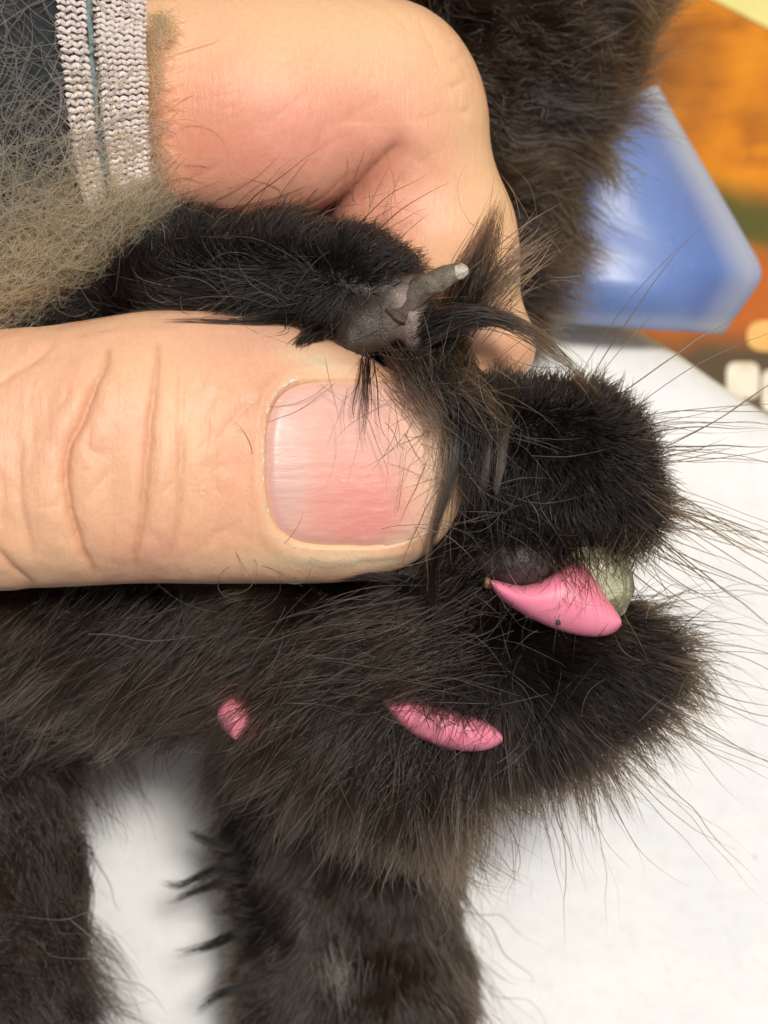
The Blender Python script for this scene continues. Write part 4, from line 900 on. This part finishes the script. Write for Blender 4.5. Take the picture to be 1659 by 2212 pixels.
    # fuzzy rim of the cuff and pill of lint
    def fuzz(n, xc, thr, spread, L, radial):
        th = thr[0] + (thr[1] - thr[0]) * rng.random(n); C = sleeve_pt(xc(th) + 6 * rng.standard_normal(n), th, 0.02); P = np.empty((n, 8, 3)); d = rng.standard_normal((n, 3)); d[:, 0] += radial; d /= np.linalg.norm(d, axis=1)[:, None]; d2 = rng.standard_normal((n, 3)) * 0.9
        l = (L * (0.4 + rng.random(n)))[:, None]; C = C + spread * rng.standard_normal((n, 3))
        for j in range(8): s = j / 7; P[:, j] = C + l * (d * s + d2 * s * s * 0.6)
        return P
    P = np.concatenate([fuzz(1300, lambda th: 350 + 16 * np.exp(-((th - .15) / .3) ** 2), (-.06, 1.4), .022, .10, .4), fuzz(420, lambda th: 384 + 0 * th, (-.08, .0), .035, .07, 0), fuzz(1500, lambda th: 345 + 0 * th, (1.0, 1.9), .10, .3, .3)])
    P = push_out(P, hand_f, 0.006)
    keep(curves_obj('lint_fuzz', P, radii(len(P), 8, 0.0030, .5), M_hair_beige), root)
sleeve()

# ------------------------------------------------------------------ blue flap
def blue_flap():
    m, t, b = mat('blue_plastic')
    n = noise_tex(t, 0.9, 3); sp = noise_tex(t, 16, 3, 0.7)
    c = ramp(t, n.outputs[0], [(0.3, (0.11, 0.19, 0.46)), (0.7, (0.17, 0.26, 0.53))]).outputs[0]
    c = mix(t, c, (0.55, 0.62, 0.80), ramp(t, sp.outputs[0], [(0.66, (0, 0, 0)), (0.74, (0.5, 0.5, 0.5))]).outputs[0])
    lw = node(t, 'ShaderNodeAttribute', attribute_name='tint'); c = mix(t, c, (0.52, 0.56, 0.62), lw.outputs['Color'])
    t.links.new(c, b.inputs['Base Color']); b.inputs['Roughness'].default_value = 0.38
    bump(t, b, sp.outputs[0], 0.1, 0.02); b.inputs['Coat Weight'].default_value = 0.15; b.inputs['Coat Roughness'].default_value = 0.35
    L = [(1150, 270), (1120, 350), (1100, 430), (1080, 520), (1060, 610), (1060, 690)]          # left edge (under the fur)
    Rr = [(1421, 184), (1470, 272), (1530, 375), (1590, 478), (1655, 592), (1562, 722)]         # right edge
    nu, nv = 60, 70; V = []; col = []
    def rs(p, n):
        p = np.array(p, float); l = np.r_[0, np.cumsum(np.hypot(*np.diff(p, axis=0).T))]; u = np.linspace(0, l[-1], n); return np.stack([np.interp(u, l, p[:, a]) for a in (0, 1)], 1)
    l, r = rs(L, nv), rs(Rr, nv)
    for _ in range(14): r[1:-1] = (r[:-2] + 2 * r[1:-1] + r[2:]) / 4
    us = np.linspace(0, 1, nu); us = 1 - (1 - us) ** 1.3
    for side in (1, -1):
        for i in range(nv):
            v = i / (nv - 1)
            for u in us:
                q = l[i] * (1 - u) + r[i] * u; z = -4.35 + 0.28 * math.sin(math.pi * min(1, u * 0.9 + .1)) - 0.5 * max(0, (u - 0.55) / 0.45) ** 2.5 - 0.3 * max(0, (v - 0.78) / 0.22) ** 2
                dd, tt = seg_dist(np.array([q[0]]), np.array([q[1]]), [(1330, 540), (1450, 590), (1560, 650), (1640, 690)]); z -= 0.07 * math.exp(-(dd[0] / 45) ** 2) * min(1, 0.3 + tt[0]) * min(1, (1 - u) * 8)
                V.append(W(q[0], q[1], z + (0.0 if side > 0 else -0.10)))
                edge_sheen = max(0, 1 - abs(u - 0.96) / 0.12) * 0.6 + max(0, 1 - abs(v - 0.97) / 0.05) * 0.4; col.append([min(1, edge_sheen)] * 3)  # pale sheen along the right and bottom edges, painted into the tint
    V = np.array(V); G = grid_faces(nv, nu); N_ = nu * nv; F = [tuple(f) for f in G.tolist()] + [tuple(f[::-1]) for f in (G + N_).tolist()]
    ring = [i for i in range(nu)] + [i * nu + nu - 1 for i in range(1, nv)] + [(nv - 1) * nu + i for i in range(nu - 2, -1, -1)] + [i * nu for i in range(nv - 2, 0, -1)]
    for a, b_ in zip(ring, ring[1:] + ring[:1]): F.append((a, a + N_, b_ + N_, b_))
    mesh_obj('plastic_flap', V, F, m, cols=np.array(col), label='blue plastic flap with rounded corner beside the blurred black fur', cat='flap')
blue_flap()
